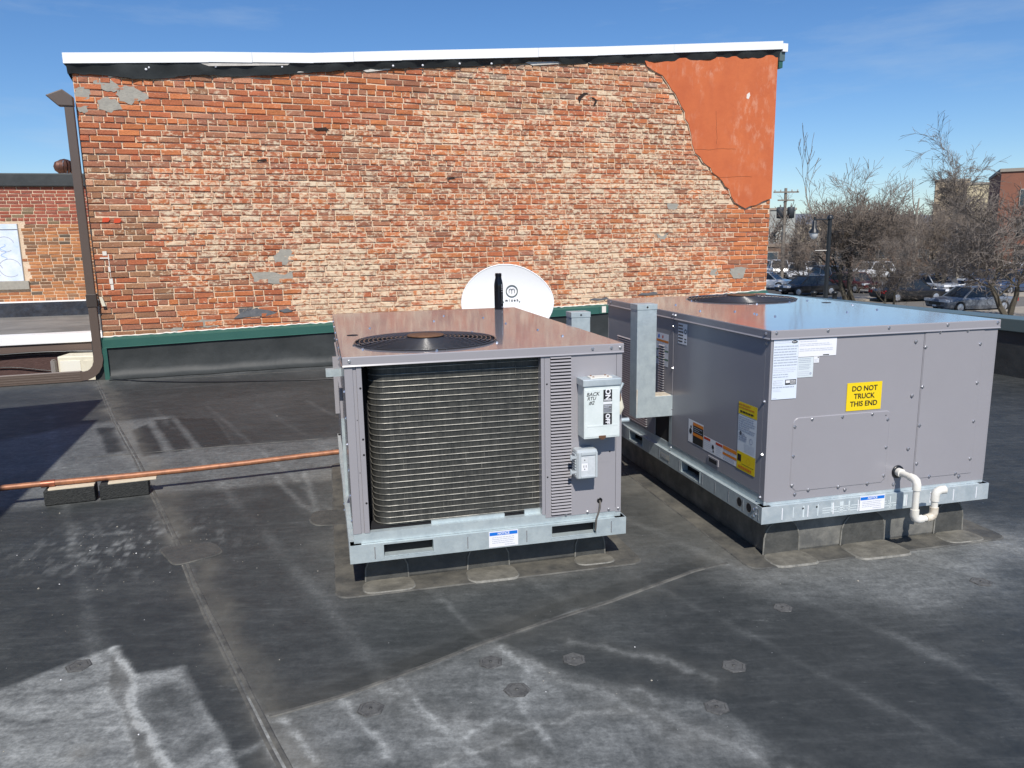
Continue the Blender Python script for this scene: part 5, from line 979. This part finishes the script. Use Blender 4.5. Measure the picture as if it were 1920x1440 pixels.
# ------------------------------------------------------------------ neighbouring buildings beyond the alley at left
nb = thing('brick_building', 'brick building with boarded window and black parapet cap beyond the alley', 'building', (-9.1, 15.25, 0), 0.25)
mb = MB(); mb.box(-7.0, 5.5, .006, 6.0, -3.0, 2.62, MORTAR); put('wall', mb, nb)
mb = MB(); mb.box(-7.1, 5.6, -.06, .3, 2.58, 2.83, MEMB); put('parapet_cap', mb, nb, bevel=.02)
WX0, WX1, WZ0, WZ1 = -2.2, -.40, .80, 1.885
bricks2 = []; z = .42; course = 0
while z < 2.57:
    x = -1.9 - random.uniform(0, .1)
    while x < 2.2:
        l = .205*random.uniform(.97, 1.03) if course % 6 else .103; xc = x + l/2
        if not (WX0 < xc < WX1 + .03 and WZ0 - .24 < z < WZ1 + .02) and xc < 1.9:
            r = random.random()
            if z > 1.9: c = random.choice([(.33,.095,.06),(.36,.11,.07),(.30,.10,.07)]) if r > .15 or z > 2.2 else (.24,.17,.10)
            else: c = (.46,.20,.085) if r < .55 else ((.24,.13,.075) if r < .8 else ((.38,.15,.07) if r < .94 else (.13,.10,.075)))
            f = random.uniform(.85, 1.15); bricks2.append((xc, z, l - .012, CP - .013, random.gauss(.004,.001), (*[q*f for q in c], random.uniform(0, .22))))
        x += l
    z += CP; course += 1
lay_bricks(nb, bricks2, sorted(range(len(bricks2)), key=lambda i: (abs(bricks2[i][0] - .1))), 300)
def board_material():
    m = mat('whitewashed_board', (.74,.78,.84), .7, 0, (3.2,.85,(.50,.62,.80)), (20,.2)); return m
mb = MB(); mb.box(WX0, WX1, -.004, .004, WZ0, WZ1, board_material()); bw = put('boarded_window', mb, nb)
mb = MB(); mb.box(WX0, WX1, -.006, .003, WZ1 - .115, WZ1 - .10, mat('dark_gap', (.08,.08,.08), .8)); mb.box(WX1 - .012, WX1 + .006, -.007, .003, WZ0, WZ1, mat('grey_timber', (.25,.23,.2), .8)); mb.box(-1.02,-.985,-.006,.003,WZ0,WZ1 - .4, mat('dark_gap', (.08,.08,.08), .8)); put('frame', mb, bw)
SCR = mat('blue_scribble', (.25,.42,.75), .7); SCB = mat('grey_scribble', (.35,.37,.42), .7)
mb = MB(); FN = Face((0, -.0045, 0), (1,0,0), (0,0,1))
def stroke(pts, w, m):
    for (p0, q0), (p1, q1) in zip(pts[:-1], pts[1:]):
        d = Vector((p1 - p0, q1 - q0)); 
        if d.length < 1e-6: continue
        d = d.normalized(); n_ = Vector((-d.y, d.x))*w; mb.poly([FN.P(p0 + n_.x, q0 + n_.y, .001), FN.P(p0 - n_.x, q0 - n_.y, .001), FN.P(p1 - n_.x, q1 - n_.y, .001), FN.P(p1 + n_.x, q1 + n_.y, .001)], m)
for cx_, cz2, r in ((-.62,1.05,.19),(-.66,1.5,.16),(-.9,1.02,.15)): stroke([(cx_ + r*1.0*math.cos(t), cz2 + r*.9*math.sin(t)) for t in np.linspace(.2, 5.4, 22)], .005, SCB)
stroke([(-.93 + .03*math.sin(t*6) + t*.03, .95 + t*.11) for t in np.linspace(0, 4.5, 50)], .006, SCR); stroke([(-.70 + .05*math.sin(t*5), 1.2 + t*.1) for t in np.linspace(0, 3, 30)], .005, SCR)
put('scrawl', mb, bw, recalc=False)
mb = MB(); mb.box(WX0, WX1 + .08, -.05, .03, WZ0 - .17, WZ0 - .002, CEMENT); put('window_sill', mb, nb, bevel=.01)
mb = MB(); mb.box(-7.0, 5.5, -.09, .0, .10, .375, mat('black_shiny_membrane', (.025,.027,.035), .25, 0, (6,.6,(.07,.075,.09)), (5,.8,.04))); mb.box(-7.0, 5.5, -.095, -.004, .376, .40, WCAP); put('base_flashing', mb, nb)
tv = thing('turbine_vent', 'small rusty turbine vent on the roof beyond the black parapet cap', 'vent', (-9.02, 16.2, 2.62))
mb = MB(); mb.lathe([(.13,0),(.12,.28)], GALV, 16); put('neck', mb, tv)
mb = MB(); 
for k in range(16):
    w0, w1 = 2*PI*k/16, 2*PI*(k + .8)/16; mb.add([(r*math.cos(w), r*math.sin(w), h) for w in (w0, w1) for r, h in ((.12,.28),(.19 if w == w0 else .165,.34),(.21 if w == w0 else .18,.42),(.18 if w == w0 else .155,.50),(.08,.55))], [(i, i+1, i+6, i+5) for i in range(4)], mat('rusty_vane', (.16,.07,.045), .5, .4, (20,.7,(.06,.04,.035))), True)
put('vanes', mb, tv, kind='stuff')
mb = MB(); mb.lathe([(.09,.55),(0,.575)], mat('rusty_vane', (.16,.07,.045), .5), 16); put('cap', mb, tv)
lb = thing('low_building', 'low brown walled building with white coping across the alley', 'building', (-6.2, 11.29, 0), 0.316)
mb = MB(); mb.box(-8.0, 3.5, 0, 4.0, -3.0, .06, mat('brown_painted_brick', (.085,.045,.038), .8, 0, (9,.6,(.06,.033,.028)), (24,.5))); put('wall', mb, lb)
mb = MB(); mb.box(-8.0, 3.5, .28, 5.2, .0605, .10, mat('grey_roof_sheet', (.15,.145,.135), .65, 0, (1.6,.9,(.26,.25,.23)), (3,.3))); put('roof', mb, lb)
mb = MB(); mb.box(-8.05, 3.55, -.06, .28, .06, .19, WCAP); put('coping', mb, lb, bevel=.008)
mb = MB(); mb.box(-8.0, 3.5, -.03, -.001, -.10, .058, mat('weathered_fascia', (.12,.085,.07), .8)); put('fascia', mb, lb)
cb = thing('wall_cables', 'slack black cables strung along the brown wall under white coping', 'cable', (-6.2, 11.29, 0), .316)
mb = MB()
for z0, sag, r in ((-.085,.03,.014),(-.07,.012,.012)): mb.tube([(x, -.06, z0 - sag*math.sin(x*2.1)) for x in np.arange(-4, 1.6, .2)], r, WIRE, 6)
mb.tube([(x, -.03, -.30 + .05*math.sin(x*4) + .1*max(0, x)) for x in np.arange(-3, .9, .12)], .008, WIRE, 6); put('cables', mb, cb)
ac = thing('air_conditioner', 'small cream wall mounted air conditioner sunk in the alley beside downspout', 'air conditioner', (-6.19, 10.82, -.51), .10)
mb = MB(); mb.box(-.25, .25, -.02, .36, .02, .42, CREAM); put('cabinet', mb, ac, bevel=.015)
mb = MB(); FA = Face((0, -.02, 0), (1,0,0), (0,0,1)); FA.slab(mb, -.22, .06, .07, .36, 0, .008, mat('pale_cream', (.80,.78,.68), .5)); FA.slab(mb, .10, .23, .07, .36, 0, .006, CREAM); put('front_grille', mb, ac, bevel=.004)
mb = MB(); mb.box(-.235,-.2,.0,.33,-2.3,.02,GALV); mb.box(.2,.235,.0,.33,-2.3,.02,GALV); put('stand', mb, ac)
ps = thing('metal_post', 'short grey metal post in front of the brown wall', 'post', (-6.46, 10.72, -3.0))
mb = MB(); mb.box(-.03,.03,-.03,.03,0,2.86,mat('grey_post', (.24,.22,.2), .6)); mb.box(-.012,.012,-.034,.034,2.4,2.88,mat('grey_post', (.24,.22,.2), .6)); put('post', mb, ps, bevel=.004)

# ------------------------------------------------------------------ street level
G = -3.0
def px(x, Y): return Y*(x - 960)/1440.0
ASPH = mat('asphalt', (.060,.058,.056), .85, 0, (.8,.8,(.10,.095,.088)))
CONC = mat('pale_concrete', (.34,.30,.245), .85, 0, (1.2,.7,(.26,.23,.19)))
GRND = mat('dry_ground', (.16,.135,.10), .95, 0, (.15,.9,(.10,.09,.065)))
mb = MB(); mb.add([(-1500,-300,G-.02),(1500,-300,G-.02),(1500,1500,G-.02),(-1500,1500,G-.02)], [(0,1,2,3)], GRND); put('ground', mb, kind='structure')
mb = MB(); mb.poly([tuple(UN(u, n, G)) for u, n in ((8,-60),(160,-60),(160,90),(8,90))], ASPH); put('parking_lot', mb, kind='structure')
RH = 0.14
def strip(name, Y0, Y1, x0, x1, z, m, rz=RH):
    mb = MB(); c, s = math.cos(rz), math.sin(rz); f = lambda x, y: (x*c - y*s, x*s + y*c)
    p = [f(x0, Y0), f(x1, Y0), f(x1, Y1), f(x0, Y1)]; mb.prism([(a, b, G - .01) for a, b in p], (0, 0, z + .01), m); put(name, mb, kind='structure')
strip('pavement', 31.0, 40.0, 8, 80, .13, CONC); strip('pavement', 47.5, 50.0, 8, 90, .13, CONC)
strip('road', 40.05, 47.4, 6, 120, .006, mat('road_asphalt', (.17,.155,.135), .85, 0, (.7,.7,(.13,.12,.105))))
PW = mat('road_paint', (.72,.70,.62), .7)
mb = MB(); c, s = math.cos(RH), math.sin(RH)
for k in range(22):
    for Y0 in (56.0, 70.5):
        x = 14 + 2.8*k; p = [(x, Y0), (x + .12, Y0), (x + .12, Y0 + 5), (x, Y0 + 5)]; mb.poly([(a*c - b*s, a*s + b*c, G + .006) for a, b in p], PW)
put('bay_markings', mb, kind='structure')
mb = MB(); ys = np.linspace(-900, 900, 60); hz = [16 + 14*fbm(np.array([[y*.004 + 3, 1.1]]), 1.0, 501)[0] for y in ys]
vs = [(x, 760, G) for x in ys] + [(x, 800, G + h) for x, h in zip(ys, hz)]; mb.add(vs, [(i, i+1, 61 + i, 60 + i) for i in range(59)], mat('far_woods', (.115,.125,.15), .95, 0, (.06,.6,(.15,.155,.175)))); put('hills', mb, kind='structure')  # blue of the distant haze is mixed into the hill colour

def car_at(xp, Y, rz, label, paint, style='sedan', proto={}):
    t = thing('parked_car', label, 'car', (px(xp, Y), Y, G), rz, 'cars parked below the roof')
    Lc, Wc, Hc = dict(sedan=(4.6,1.8,1.45), suv=(4.7,1.9,1.72), pickup=(5.5,1.98,1.85), hatch=(4.2,1.76,1.52))[style]
    bm_ = mat('car_paint_' + paint[0], paint[1], .28, .15, spec=.6, coat=.6); gl = mat('car_glass', (.02,.025,.03), .06); ty = mat('tyre', (.02,.02,.02), .85); rm = mat('alloy_rim', (.5,.5,.52), .35, .7)
    key = (style, paint[0])
    if key not in proto:
        h = Lc/2; w = Wc/2; belt = Hc*.58; hood = Hc*.54
        st = dict(sedan=[(-h,.42,.62,.86),(-h+.12,.30,hood*.92,.95),(-h+1.1,.22,hood+.06,1),(0,.20,belt,1),(h-1.0,.22,belt+.02,1),(h-.15,.28,belt-.02,.96),(h,.42,.72,.88)],
                  suv=[(-h,.45,.75,.88),(-h+.12,.34,hood,.96),(-h+1.15,.27,hood+.08,1),(0,.25,belt,1),(h-.5,.27,belt+.02,1),(h-.08,.34,belt,.97),(h,.48,.95,.9)])
        st['hatch'] = st['suv']; st['pickup'] = st['suv']; S = st[style]; mbb = MB(); vs = []
        for x, zb, zt_, kw in S:
            ww = w*kw; vs += [(x,-ww*.92,zb),(x,-ww,zb+.2),(x,-ww,zt_-.12),(x,-ww*.93,zt_),(x,ww*.93,zt_),(x,ww,zt_-.12),(x,ww,zb+.2),(x,ww*.92,zb)]
        n = len(S); mbb.add(vs, [(8*i+k, 8*i+(k+1) % 8, 8*i+8+(k+1) % 8, 8*i+8+k) for i in range(n-1) for k in range(8)] + [tuple(range(8))[::-1], tuple(range(8*n-8, 8*n))], bm_, False)
        g0, g1, r0, r1 = dict(sedan=(-h+1.15,h-.75,-h+1.85,h-1.45), suv=(-h+1.2,h-.12,-h+1.85,h-.55), hatch=(-h+1.05,h-.1,-h+1.6,h-.6), pickup=(-h+1.5,.95,-h+2.1,.6))[style]
        gb = MB(); zb = belt - .02; gw, rw_ = w*.92, w*.74; lo = [(g0,-gw,zb),(g1,-gw,zb),(g1,gw,zb),(g0,gw,zb)]; hi = [(r0,-rw_,Hc-.06),(r1,-rw_,Hc-.06),(r1,rw_,Hc-.06),(r0,rw_,Hc-.06)]
        gb.add(lo + hi, [(0,1,5,4),(1,2,6,5),(2,3,7,6),(3,0,4,7)], gl)
        mbb.add([(r0-.04,-rw_-.02,Hc-.07),(r1+.05,-rw_-.02,Hc-.07),(r1+.05,rw_+.02,Hc-.07),(r0-.04,rw_+.02,Hc-.07),(r0+.2,-rw_+.12,Hc),(r1-.15,-rw_+.12,Hc),(r1-.15,rw_-.12,Hc),(r0+.2,rw_-.12,Hc)], [(0,1,5,4),(1,2,6,5),(2,3,7,6),(3,0,4,7),(4,5,6,7),(3,2,1,0)], bm_)
        for sy in (-1, 1):
            for fx in (0, .52, 1): # pillars
                a = Vector(lo[0]).lerp(Vector(lo[1]), fx); b = Vector(hi[0]).lerp(Vector(hi[1]), fx); a.y *= -sy; b.y *= -sy; a.y += sy*-.0; mbb.tube([a, b], .045, bm_, 4, smooth=False)
        if style == 'pickup': mbb.box(1.0, h-.06, -w*.86, w*.86, belt-.2, belt-.02, ty)
        wh = MB(); wh.lathe([(.20,-.10),(.31,-.11),(.335,-.07),(.335,.07),(.31,.11),(.20,.10)], ty, 18, axis='y'); ri = MB(); ri.lathe([(0,-.105),(.05,-.11),(.19,-.095),(.205,-.10)], rm, 10, axis='y', smooth=False); ri.lathe([(0,.105),(.05,.11),(.19,.095),(.205,.10)], rm, 10, axis='y', smooth=False)
        hl = MB(); hl.box(-h+.0,-h+.25,-.28,.28,-.07,.07,mat('headlamp', (.75,.77,.8), .15)); tl = MB(); tl.box(h-.2,h+.01,-.2,.2,-.09,.09,mat('tail_lamp', (.35,.01,.01), .2))
        gr = MB(); gr.box(-h-.015,-h+.1,-w*.5,w*.5,.45,.62,mat('grille_black', (.015,.015,.016), .4)); gr.box(-h-.02,-h+.06,-w*.16,w*.16,.36,.45,WHITE)
        proto[key] = (mbb.build('body'), gb.build('windows'), wh.build('wheel'), ri.build('rim'), hl.build('headlight'), tl.build('tail_light'), gr.build('grille'), (h, w, belt))
    B, GL, WH, RI, HL, TL, GRI, (h, w, belt) = proto[key]
    def child(nm, me_, par_, loc=(0,0,0)):
        o = bpy.data.objects.new(nm, me_); COL.objects.link(o); o.parent = par_; o.location = loc; return o
    child('body', B, t); child('windows', GL, t); child('grille', GRI, t)
    for sx in (-h + .92, h - .95):
        for sy in (-1, 1): o = child('wheel', WH, t, (sx, sy*(w - .09), .335)); child('rim', RI, o)
    for sy in (-1, 1): child('headlight', HL, t, (.0, sy*(w*.66), .70)); child('tail_light', TL, t, (0, sy*(w*.72), belt - .16))
    return t
WHT, BLK, GRY, BLU, SIL, REDC = ('white', (.78,.78,.78)), ('black', (.012,.012,.014)), ('grey', (.16,.18,.21)), ('blue', (.05,.085,.17)), ('silver', (.45,.47,.5)), ('red', (.09,.018,.018))
car_at(1436, 64.5, PI/2 + .9, 'white sedan just past the right end of brick wall', WHT)
car_at(1494, 76.5, PI/2 - .35, 'white sport utility vehicle with nose towards the roof', WHT, 'suv')
car_at(1458, 83.0, PI/2 - .2, 'white pickup behind the white vehicles at wall end', WHT, 'pickup')
car_at(1516, 86.0, PI/2 - .3, 'white hatchback behind the white vehicle facing the roof', WHT, 'hatch')
car_at(1432, 86.0, PI/2 - .2, 'silver vehicle half hidden by the wall corner', SIL, 'suv')
car_at(1515, 57.5, RH + .1, 'dark sedan behind the black street lamp post', BLK)
car_at(1560, 68.0, PI/2 + .2, 'dark grey vehicle under bare branches right of lamp post', GRY, 'suv')
car_at(1632, 76.0, RH + .3, 'white wagon seen through bare branches mid lot', WHT, 'suv')
car_at(1600, 60.0, PI/2 + .3, 'dark red car behind leaning tree stems', REDC, 'hatch')
car_at(1703, 51.0, RH + PI, 'black sedan at the kerb beyond the small tree', BLK)
car_at(1822, 43.6, RH + .03, 'slate grey sedan parked nearest, behind the right hand tree', GRY)
car_at(1850, 62.0, RH + .2, 'blue sedan far right under the twigs', BLU)
car_at(1900, 56.0, RH + .15, 'dark blue vehicle at right edge below brick building', BLU, 'suv')
car_at(1905, 68.0, RH + .2, 'white van like vehicle at right edge behind blue ones', WHT, 'suv')
car_at(1745, 57.0, PI/2 + .2, 'silver car with bright windscreen in the middle of the lot', SIL)

# street lamp
BLACKP = mat('black_lamp_paint', (.018,.02,.022), .4)
sl = thing('street_lamp', 'black street lamp with hanging bell lantern left of its post', 'street lamp', (px(1549, 35), 35, G), .1)
mb = MB(); mb.tube([(0,0,0),(0,0,.5)], .14, BLACKP, 12); mb.tube([(0,0,.5),(0,0,5.25)], [.105,.085], BLACKP, 12); mb.lathe([(.13,5.1),(.13,5.2),(.06,5.28),(0,5.3)], BLACKP, 12); put('post', mb, sl)
mb = MB(); mb.tube([(0,0,5.08),(-.72,0,5.08)], .035, BLACKP, 8); mb.tube([(0,0,4.75),(-.35,0,5.05)], .02, BLACKP, 6); mb.lathe([(.05,5.2),(.05,5.02)], BLACKP, 8, (-.72,0,0)); put('arm', mb, sl)
mb = MB(); mb.lathe([(.04,5.06),(.09,4.98),(.10,4.72),(.2,4.58),(.22,4.5)], BLACKP, 16, (-.72,0,0)); put('lantern_hood', mb, sl)
mb = MB(); mb.lathe([(.19,4.5),(.17,4.38),(.10,4.24),(0,4.2)], mat('frosted_globe', (.62,.63,.62), .25), 16, (-.72,0,0)); put('globe', mb, sl)
mb = MB(); mb.tube([(0,0,3.72),(-.62,0,3.72)], .022, mat('pale_rod', (.6,.56,.5), .4), 6); put('banner_arm', mb, sl)
for xx, yy, nm in ((1527, 48.6, 'black bollard left of the lamp post base'), (1566, 48.2, 'black bollard right of the lamp post base')):
    t = thing('bollard', nm, 'bollard', (px(xx, yy), yy, G + .13), 0, 'bollards by the lamp'); mb = MB(); mb.lathe([(.0,0),(.22,0),(.22,.08),(.15,.12),(.14,.62),(.2,.66),(.2,.72),(.12,.8),(0,.82)], BLACKP, 14); put('body', mb, t)
# utility pole
PWOOD = mat('weathered_pole_wood', (.22,.19,.155), .9)
up_ = thing('utility_pole', 'wooden utility pole with two grey transformers beyond the wall corner', 'utility pole', (px(1465, 70), 70, G))
mb = MB(); mb.tube([(0,0,0),(0,0,8.5)], [.17,.12], PWOOD, 10); put('pole', mb, up_)
for z, l in ((8.15,1.15),(7.45,.75)): mb = MB(); mb.obox((0,-.14,z), (l,.12,.0), (-.006,.06,0), (0,0,.06), PWOOD); put('crossarm', mb, up_)
for x in (-.45,.5): mb = MB(); mb.lathe([(0,5.85),(.30,5.9),(.32,6.75),(.28,6.85),(0,6.9)], mat('dark_transformer', (.05,.055,.06), .5), 16, (x,-.12,0)); mb.lathe([(.05,6.88),(.06,7.05),(0,7.06)], BROWN, 8, (x,-.12,0)); put('transformer', mb, up_)
mb = MB()
for x in (-1.0,-.5,.5,1.0): mb.lathe([(.05,8.2),(.06,8.35),(0,8.38)], CEMENT, 8, (x,-.14,0))
put('insulators', mb, up_)

# far buildings
def far_building(name, label, x0p, x1p, Y, ztop, m, rz=0.0, depth=14, wins=(), roofm=None):
    x0, x1 = px(x0p, Y), px(x1p, Y); t = thing(name, label, 'building', (x0, Y, G), rz); w = x1 - x0
    mb = MB(); mb.box(0, w, 0, depth, 0, ztop - G, m); put('wall', mb, t)
    mb = MB(); mb.box(-.15, w + .15, -.15, depth, ztop - G + .002, ztop - G + .35, roofm or CONC); put('parapet', mb, t)
    for (a, b, ww, hh) in wins:
        mb = MB(); mb.box(a - .1, a + ww + .1, -.10, .05, b - .1, b + hh + .1, mat('pale_window_trim', (.42,.38,.33), .7)); o = put('window', mb, t)
        mb = MB(); mb.box(a, a + ww, -.13, -.1005, b, b + hh, mat('window_glass', (.05,.07,.085), .08)); put('pane', mb, o)
    return t
FBRK = mat('far_red_brick', (.27,.115,.072), .9, 0, (1.2,.6,(.20,.09,.06)))
far_building('brick_building', 'three storey red brick building at the right edge behind trees', 1856, 2120, 88, 7.9, FBRK, -0.48, 16, [(a, b, 1.1, 1.7) for b in (7.2, 3.9) for a in (2.0, 4.6, 7.2, 9.8, 12.4)] + [(a, .8, 1.2, 2.0) for a in (2.0, 4.6, 7.2)])
far_building('cream_building', 'cream coloured block between the birch and brick building', 1796, 1882, 150, 10.2, mat('cream_wall', (.62,.52,.33), .9, 0, (.5,.5,(.52,.44,.29))), -.5, 14)
far_building('tan_tower', 'tan square tower behind the drooping birch', 1738, 1792, 155, 11.2, mat('tan_wall', (.48,.38,.26), .9, 0, (.5,.5,(.40,.32,.22))), -.48, 8)
far_building('low_shed', 'long low brown brick shed beyond the car park', 1400, 1760, 101, -.1, mat('far_brown_brick', (.175,.11,.075), .9, 0, (1.0,.6,(.13,.085,.06))), .10, 12, [(2.5 + 3.0*k, 1.2, 1.5, 1.0) for k in range(8)], mat('shed_cap', (.22,.17,.13), .8))
far_building('pale_house', 'pale grey building right behind the utility pole', 1430, 1486, 128, 5.4, mat('pale_grey_wall', (.36,.37,.34), .9, 0, (.6,.5,(.28,.29,.27))), .05, 10, [(1.0 + 1.7*k, 3.6, .8, 1.3) for k in range(2)])
far_building('beige_store', 'wide beige building half hidden behind far branches', 1490, 1640, 165, 3.2, mat('beige_wall', (.50,.43,.31), .9, 0, (.5,.5,(.42,.36,.26))), .0, 12, [(2.0 + 3.4*k, 3.4, 1.3, 1.2) for k in range(4)])

# ------------------------------------------------------------------ bare trees
def grow(seed, height, spread, levels=5, trunk_r=.16, trunks=1, up=.35, droop=0.0, split=(2, 3), wild=.16, die=.10):
    """A bare tree as tapering segments (from, to, r0, r1, level): limbs wander, fork unevenly and end in fine shoots."""
    r = random.Random(seed); segs = []
    def go(p, d, ln, rad, lv):
        n = 4 if lv < 2 else 3
        for k in range(n):
            d = (d + Vector((r.gauss(0, wild), r.gauss(0, wild), r.gauss(0, wild*.7) + up*(.10 if lv < 3 else .13) - droop*(lv > 2)))).normalized(); q = p + d*(ln/n); r2 = rad*.88
            segs.append((p, q, rad, r2, lv))
            if lv < levels and (k > 0 or lv > 1) and r.random() < (.75 if lv else .55):
                side = Matrix.Rotation(r.uniform(0, 2*PI), 3, d) @ d.orthogonal().normalized(); nd = (d*r.uniform(.4, 1.0) + side*spread*r.uniform(.5, 1.25)).normalized()
                go(q, nd, ln*r.uniform(.35, .85), r2*r.uniform(.38, .62), lv + (1 if r.random() < .75 else 2))
            p, rad = q, r2
        if lv < levels and r.random() > die*(lv > 1):
            for _ in range(r.randint(*split)):
                side = Matrix.Rotation(r.uniform(0, 2*PI), 3, d) @ d.orthogonal().normalized(); nd = (d + side*spread*r.uniform(.3, 1.0)).normalized(); go(p, nd, ln*r.uniform(.5, .95), rad*r.uniform(.5, .78), lv + 1)
    for t in range(trunks):
        m = trunks > 1; lean = Vector((r.gauss(0, .42 if m else .05), r.gauss(0, .3 if m else .05), 1)).normalized(); go(Vector((r.uniform(-.2,.2)*m, r.uniform(-.2,.2)*m, 0)), lean, 1.0, trunk_r/height*3, 0)
    k = height/sorted(q[1].z for q in segs)[int(len(segs)*.985)]; return [(a*k, b*k, ra*k, rb*k, lv) for a, b, ra, rb, lv in segs if b.z > .02]
def seg_mesh(segs, m, name, minr=.006):
    V = []; F = []
    for a, b, ra, rb, lv in segs:
        n = 6 if lv < 2 else 3; d = (b - a).normalized(); s = d.orthogonal().normalized(); t = d.cross(s); o = len(V); ra, rb = max(ra, minr), max(rb, minr)
        for p, q in ((a, ra), (b, rb)):
            for k in range(n): w = 2*PI*k/n; V.append(p + s*(math.cos(w)*q) + t*(math.sin(w)*q))
        F += [(o + k, o + (k+1) % n, o + n + (k+1) % n, o + n + k) for k in range(n)]
    me_ = bpy.data.meshes.new(name); me_.from_pydata(V, [], F); me_.materials.append(m); me_.update(); return me_
BARK = mat('dark_bark', (.070,.057,.043), .95, 0, (9,.7,(.11,.10,.065))); TWIG = mat('brown_twigs', (0.175, 0.142, 0.115), 0.95); PALEB = mat('pale_bark', (.36,.32,.26), .9, 0, (6,.7,(.22,.19,.15))); PALET = mat('pale_twigs', (.23,.185,.145), .95); GREYT = mat('grey_brown_twigs', (0.185, 0.155, 0.130), 0.95)
protos = {}
def tree_proto(key, bark, twig, lvsplit=2, minr=.009, **k):
    s = grow(**k); protos[key] = (seg_mesh([q for q in s if q[4] < lvsplit], bark, 'trunk'), seg_mesh([q for q in s if q[4] >= lvsplit], twig, 'crown', minr), len(s))
def tree(key, x, Y, label, sc_=1.0, rz=0.0, name='bare_tree', z=G, sxy=None):
    t = thing(name, label, 'tree', (x, Y, z), rz, 'bare winter trees'); sx = sxy or sc_
    for nm, me_ in (('trunk', protos[key][0]), ('crown', protos[key][1])):
        o = bpy.data.objects.new(nm, me_); COL.objects.link(o); o.parent = t; o.scale = (sx, sx, sc_)
        o['kind'] = 'thing' if nm == 'trunk' else 'stuff'
    return t
tree_proto('spread', BARK, TWIG, 2, .009, seed=3, height=7.4, spread=.85, levels=6, trunk_r=.17, trunks=4, up=.5, die=.25)
tree_proto('round', BARK, GREYT, 2, .009, seed=12, height=6.6, spread=.95, levels=6, trunk_r=.16, trunks=2, up=.35, die=.25)
tree_proto('lofty', BARK, TWIG, 2, .011, seed=17, height=7.8, spread=.6, levels=6, trunk_r=.16, trunks=2, up=.75, die=.22)
tree_proto('tall', PALEB, PALET, 2, .022, seed=26, height=14.2, spread=.34, levels=4, trunk_r=.22, trunks=1, up=1.1, split=(1, 2), wild=.10)
tree_proto('weep', PALEB, GREYT, 2, .013, seed=8, height=11.4, spread=.42, levels=6, trunk_r=.2, trunks=1, up=1.1, droop=.22, split=(2, 3), die=.08)
tree_proto('wood', GREYT, GREYT, 2, .016, seed=31, height=8.0, spread=.6, levels=5, trunk_r=.2, trunks=2, up=.8, die=.2)
tree('spread', px(1592, 50), 50, 'wide multi stemmed bare tree right of the street lamp', .96, .4, sxy=1.05)
tree('round', px(1672, 43), 43, 'small bare tree just above the far unit lid', .6, 1.2)
tree('round', px(1888, 37.5), 37.5, 'large bare tree at the right edge with arching branches', .92, 2.0, sxy=1.2)
tree('tall', px(1538, 80), 80, 'tall thin pale tree rising highest beside the brick wall', 1.08, 1.9)
tree('weep', px(1792, 75), 75, 'pale drooping birch in front of the tan tower', 1.10, 1.0, sxy=.9)
tree('lofty', px(1705, 64), 64, 'dense bare tree in the middle of the lot', .82, 2.4)
tree('spread', px(1768, 56), 56, 'bare tree between the birch and right hand tree', .80, .9)
tree('round', px(1502, 62), 62, 'bare tree just right of the utility pole', .68, 3.0)
tree('lofty', px(1628, 82), 82, 'bare tree behind the white wagon', .98, 4.0)
tree('wood', px(1568, 92), 92, 'twiggy tree behind the tall pale tree', 1.0, .6)
tree('wood', px(1672, 95), 95, 'twiggy tree left of the broken pale snag', .92, 2.6)
tree('wood', px(1745, 90), 90, 'twiggy tree at the foot of the tan tower', .9, 4.4)
tree('wood', px(1850, 80), 80, 'twiggy tree in front of the cream block', .95, 5.1)
tree('lofty', px(1905, 72), 72, 'twiggy tree before the red brick building', .95, 1.6)
sg = thing('dead_snag', 'pale broken snag standing above the twigs', 'tree', (px(1708, 88), 88, G)); 
mb = MB(); mb.tube([(0,0,0),(.05,0,3.5),(-.03,0,6.6),(.1,0,8.2)], [.22,.17,.13,.07], PALEB, 8); mb.tube([(0,0,6.4),(-.45,.1,7.6),(-.75,0,9.3),(-.8,0,10.4)], [.08,.06,.045,.02], PALEB, 6); mb.tube([(-.72,0,9.1),(-.45,0,10.3)], [.03,.015], PALEB, 5); put('trunk', mb, sg)
V = []; F = []                                           # far wood: one mass of twigs
src = protos['wood']; base = []
for me_ in src[:2]:
    vv = np.empty(len(me_.vertices)*3, np.float32); me_.vertices.foreach_get('co', vv); base.append((vv.reshape(-1, 3), [tuple(p.vertices) for p in me_.polygons]))
sm = grow(41, 8.0, .7, 3, .16, 2, .6, 0, (2, 3)); fm_ = seg_mesh(sm, GREYT, 'far_wood', .035); vv = np.empty(len(fm_.vertices)*3, np.float32); fm_.vertices.foreach_get('co', vv); vv = vv.reshape(-1, 3); pf = np.array([list(p.vertices) + [p.vertices[-1]]*(4 - len(p.vertices)) for p in fm_.polygons]); VV = []; FF = []; o = 0
for k in range(190):
    Y = random.uniform(112, 240); x = px(random.uniform(1150, 2150), Y); a = random.uniform(0, 6.3); s = random.uniform(.7, 1.2); ca_, sa_ = math.cos(a)*s*1.25, math.sin(a)*s*1.25
    VV.append(np.stack([vv[:,0]*ca_ - vv[:,1]*sa_ + x, vv[:,0]*sa_ + vv[:,1]*ca_ + Y, vv[:,2]*s + G], 1)); FF.append(pf + o); o += len(vv)
VV = np.concatenate(VV); FF = np.concatenate(FF); me = bpy.data.meshes.new('far_woods'); me.from_pydata(VV.tolist(), [], FF.tolist()); me.materials.append(GREYT); me.update(); put('far_woods', me, kind='stuff', recalc=False)
print('TREES', {k: v[2] for k, v in protos.items()}, 'bricks', len(bricks), len(bricks2), 'far', len(FF))
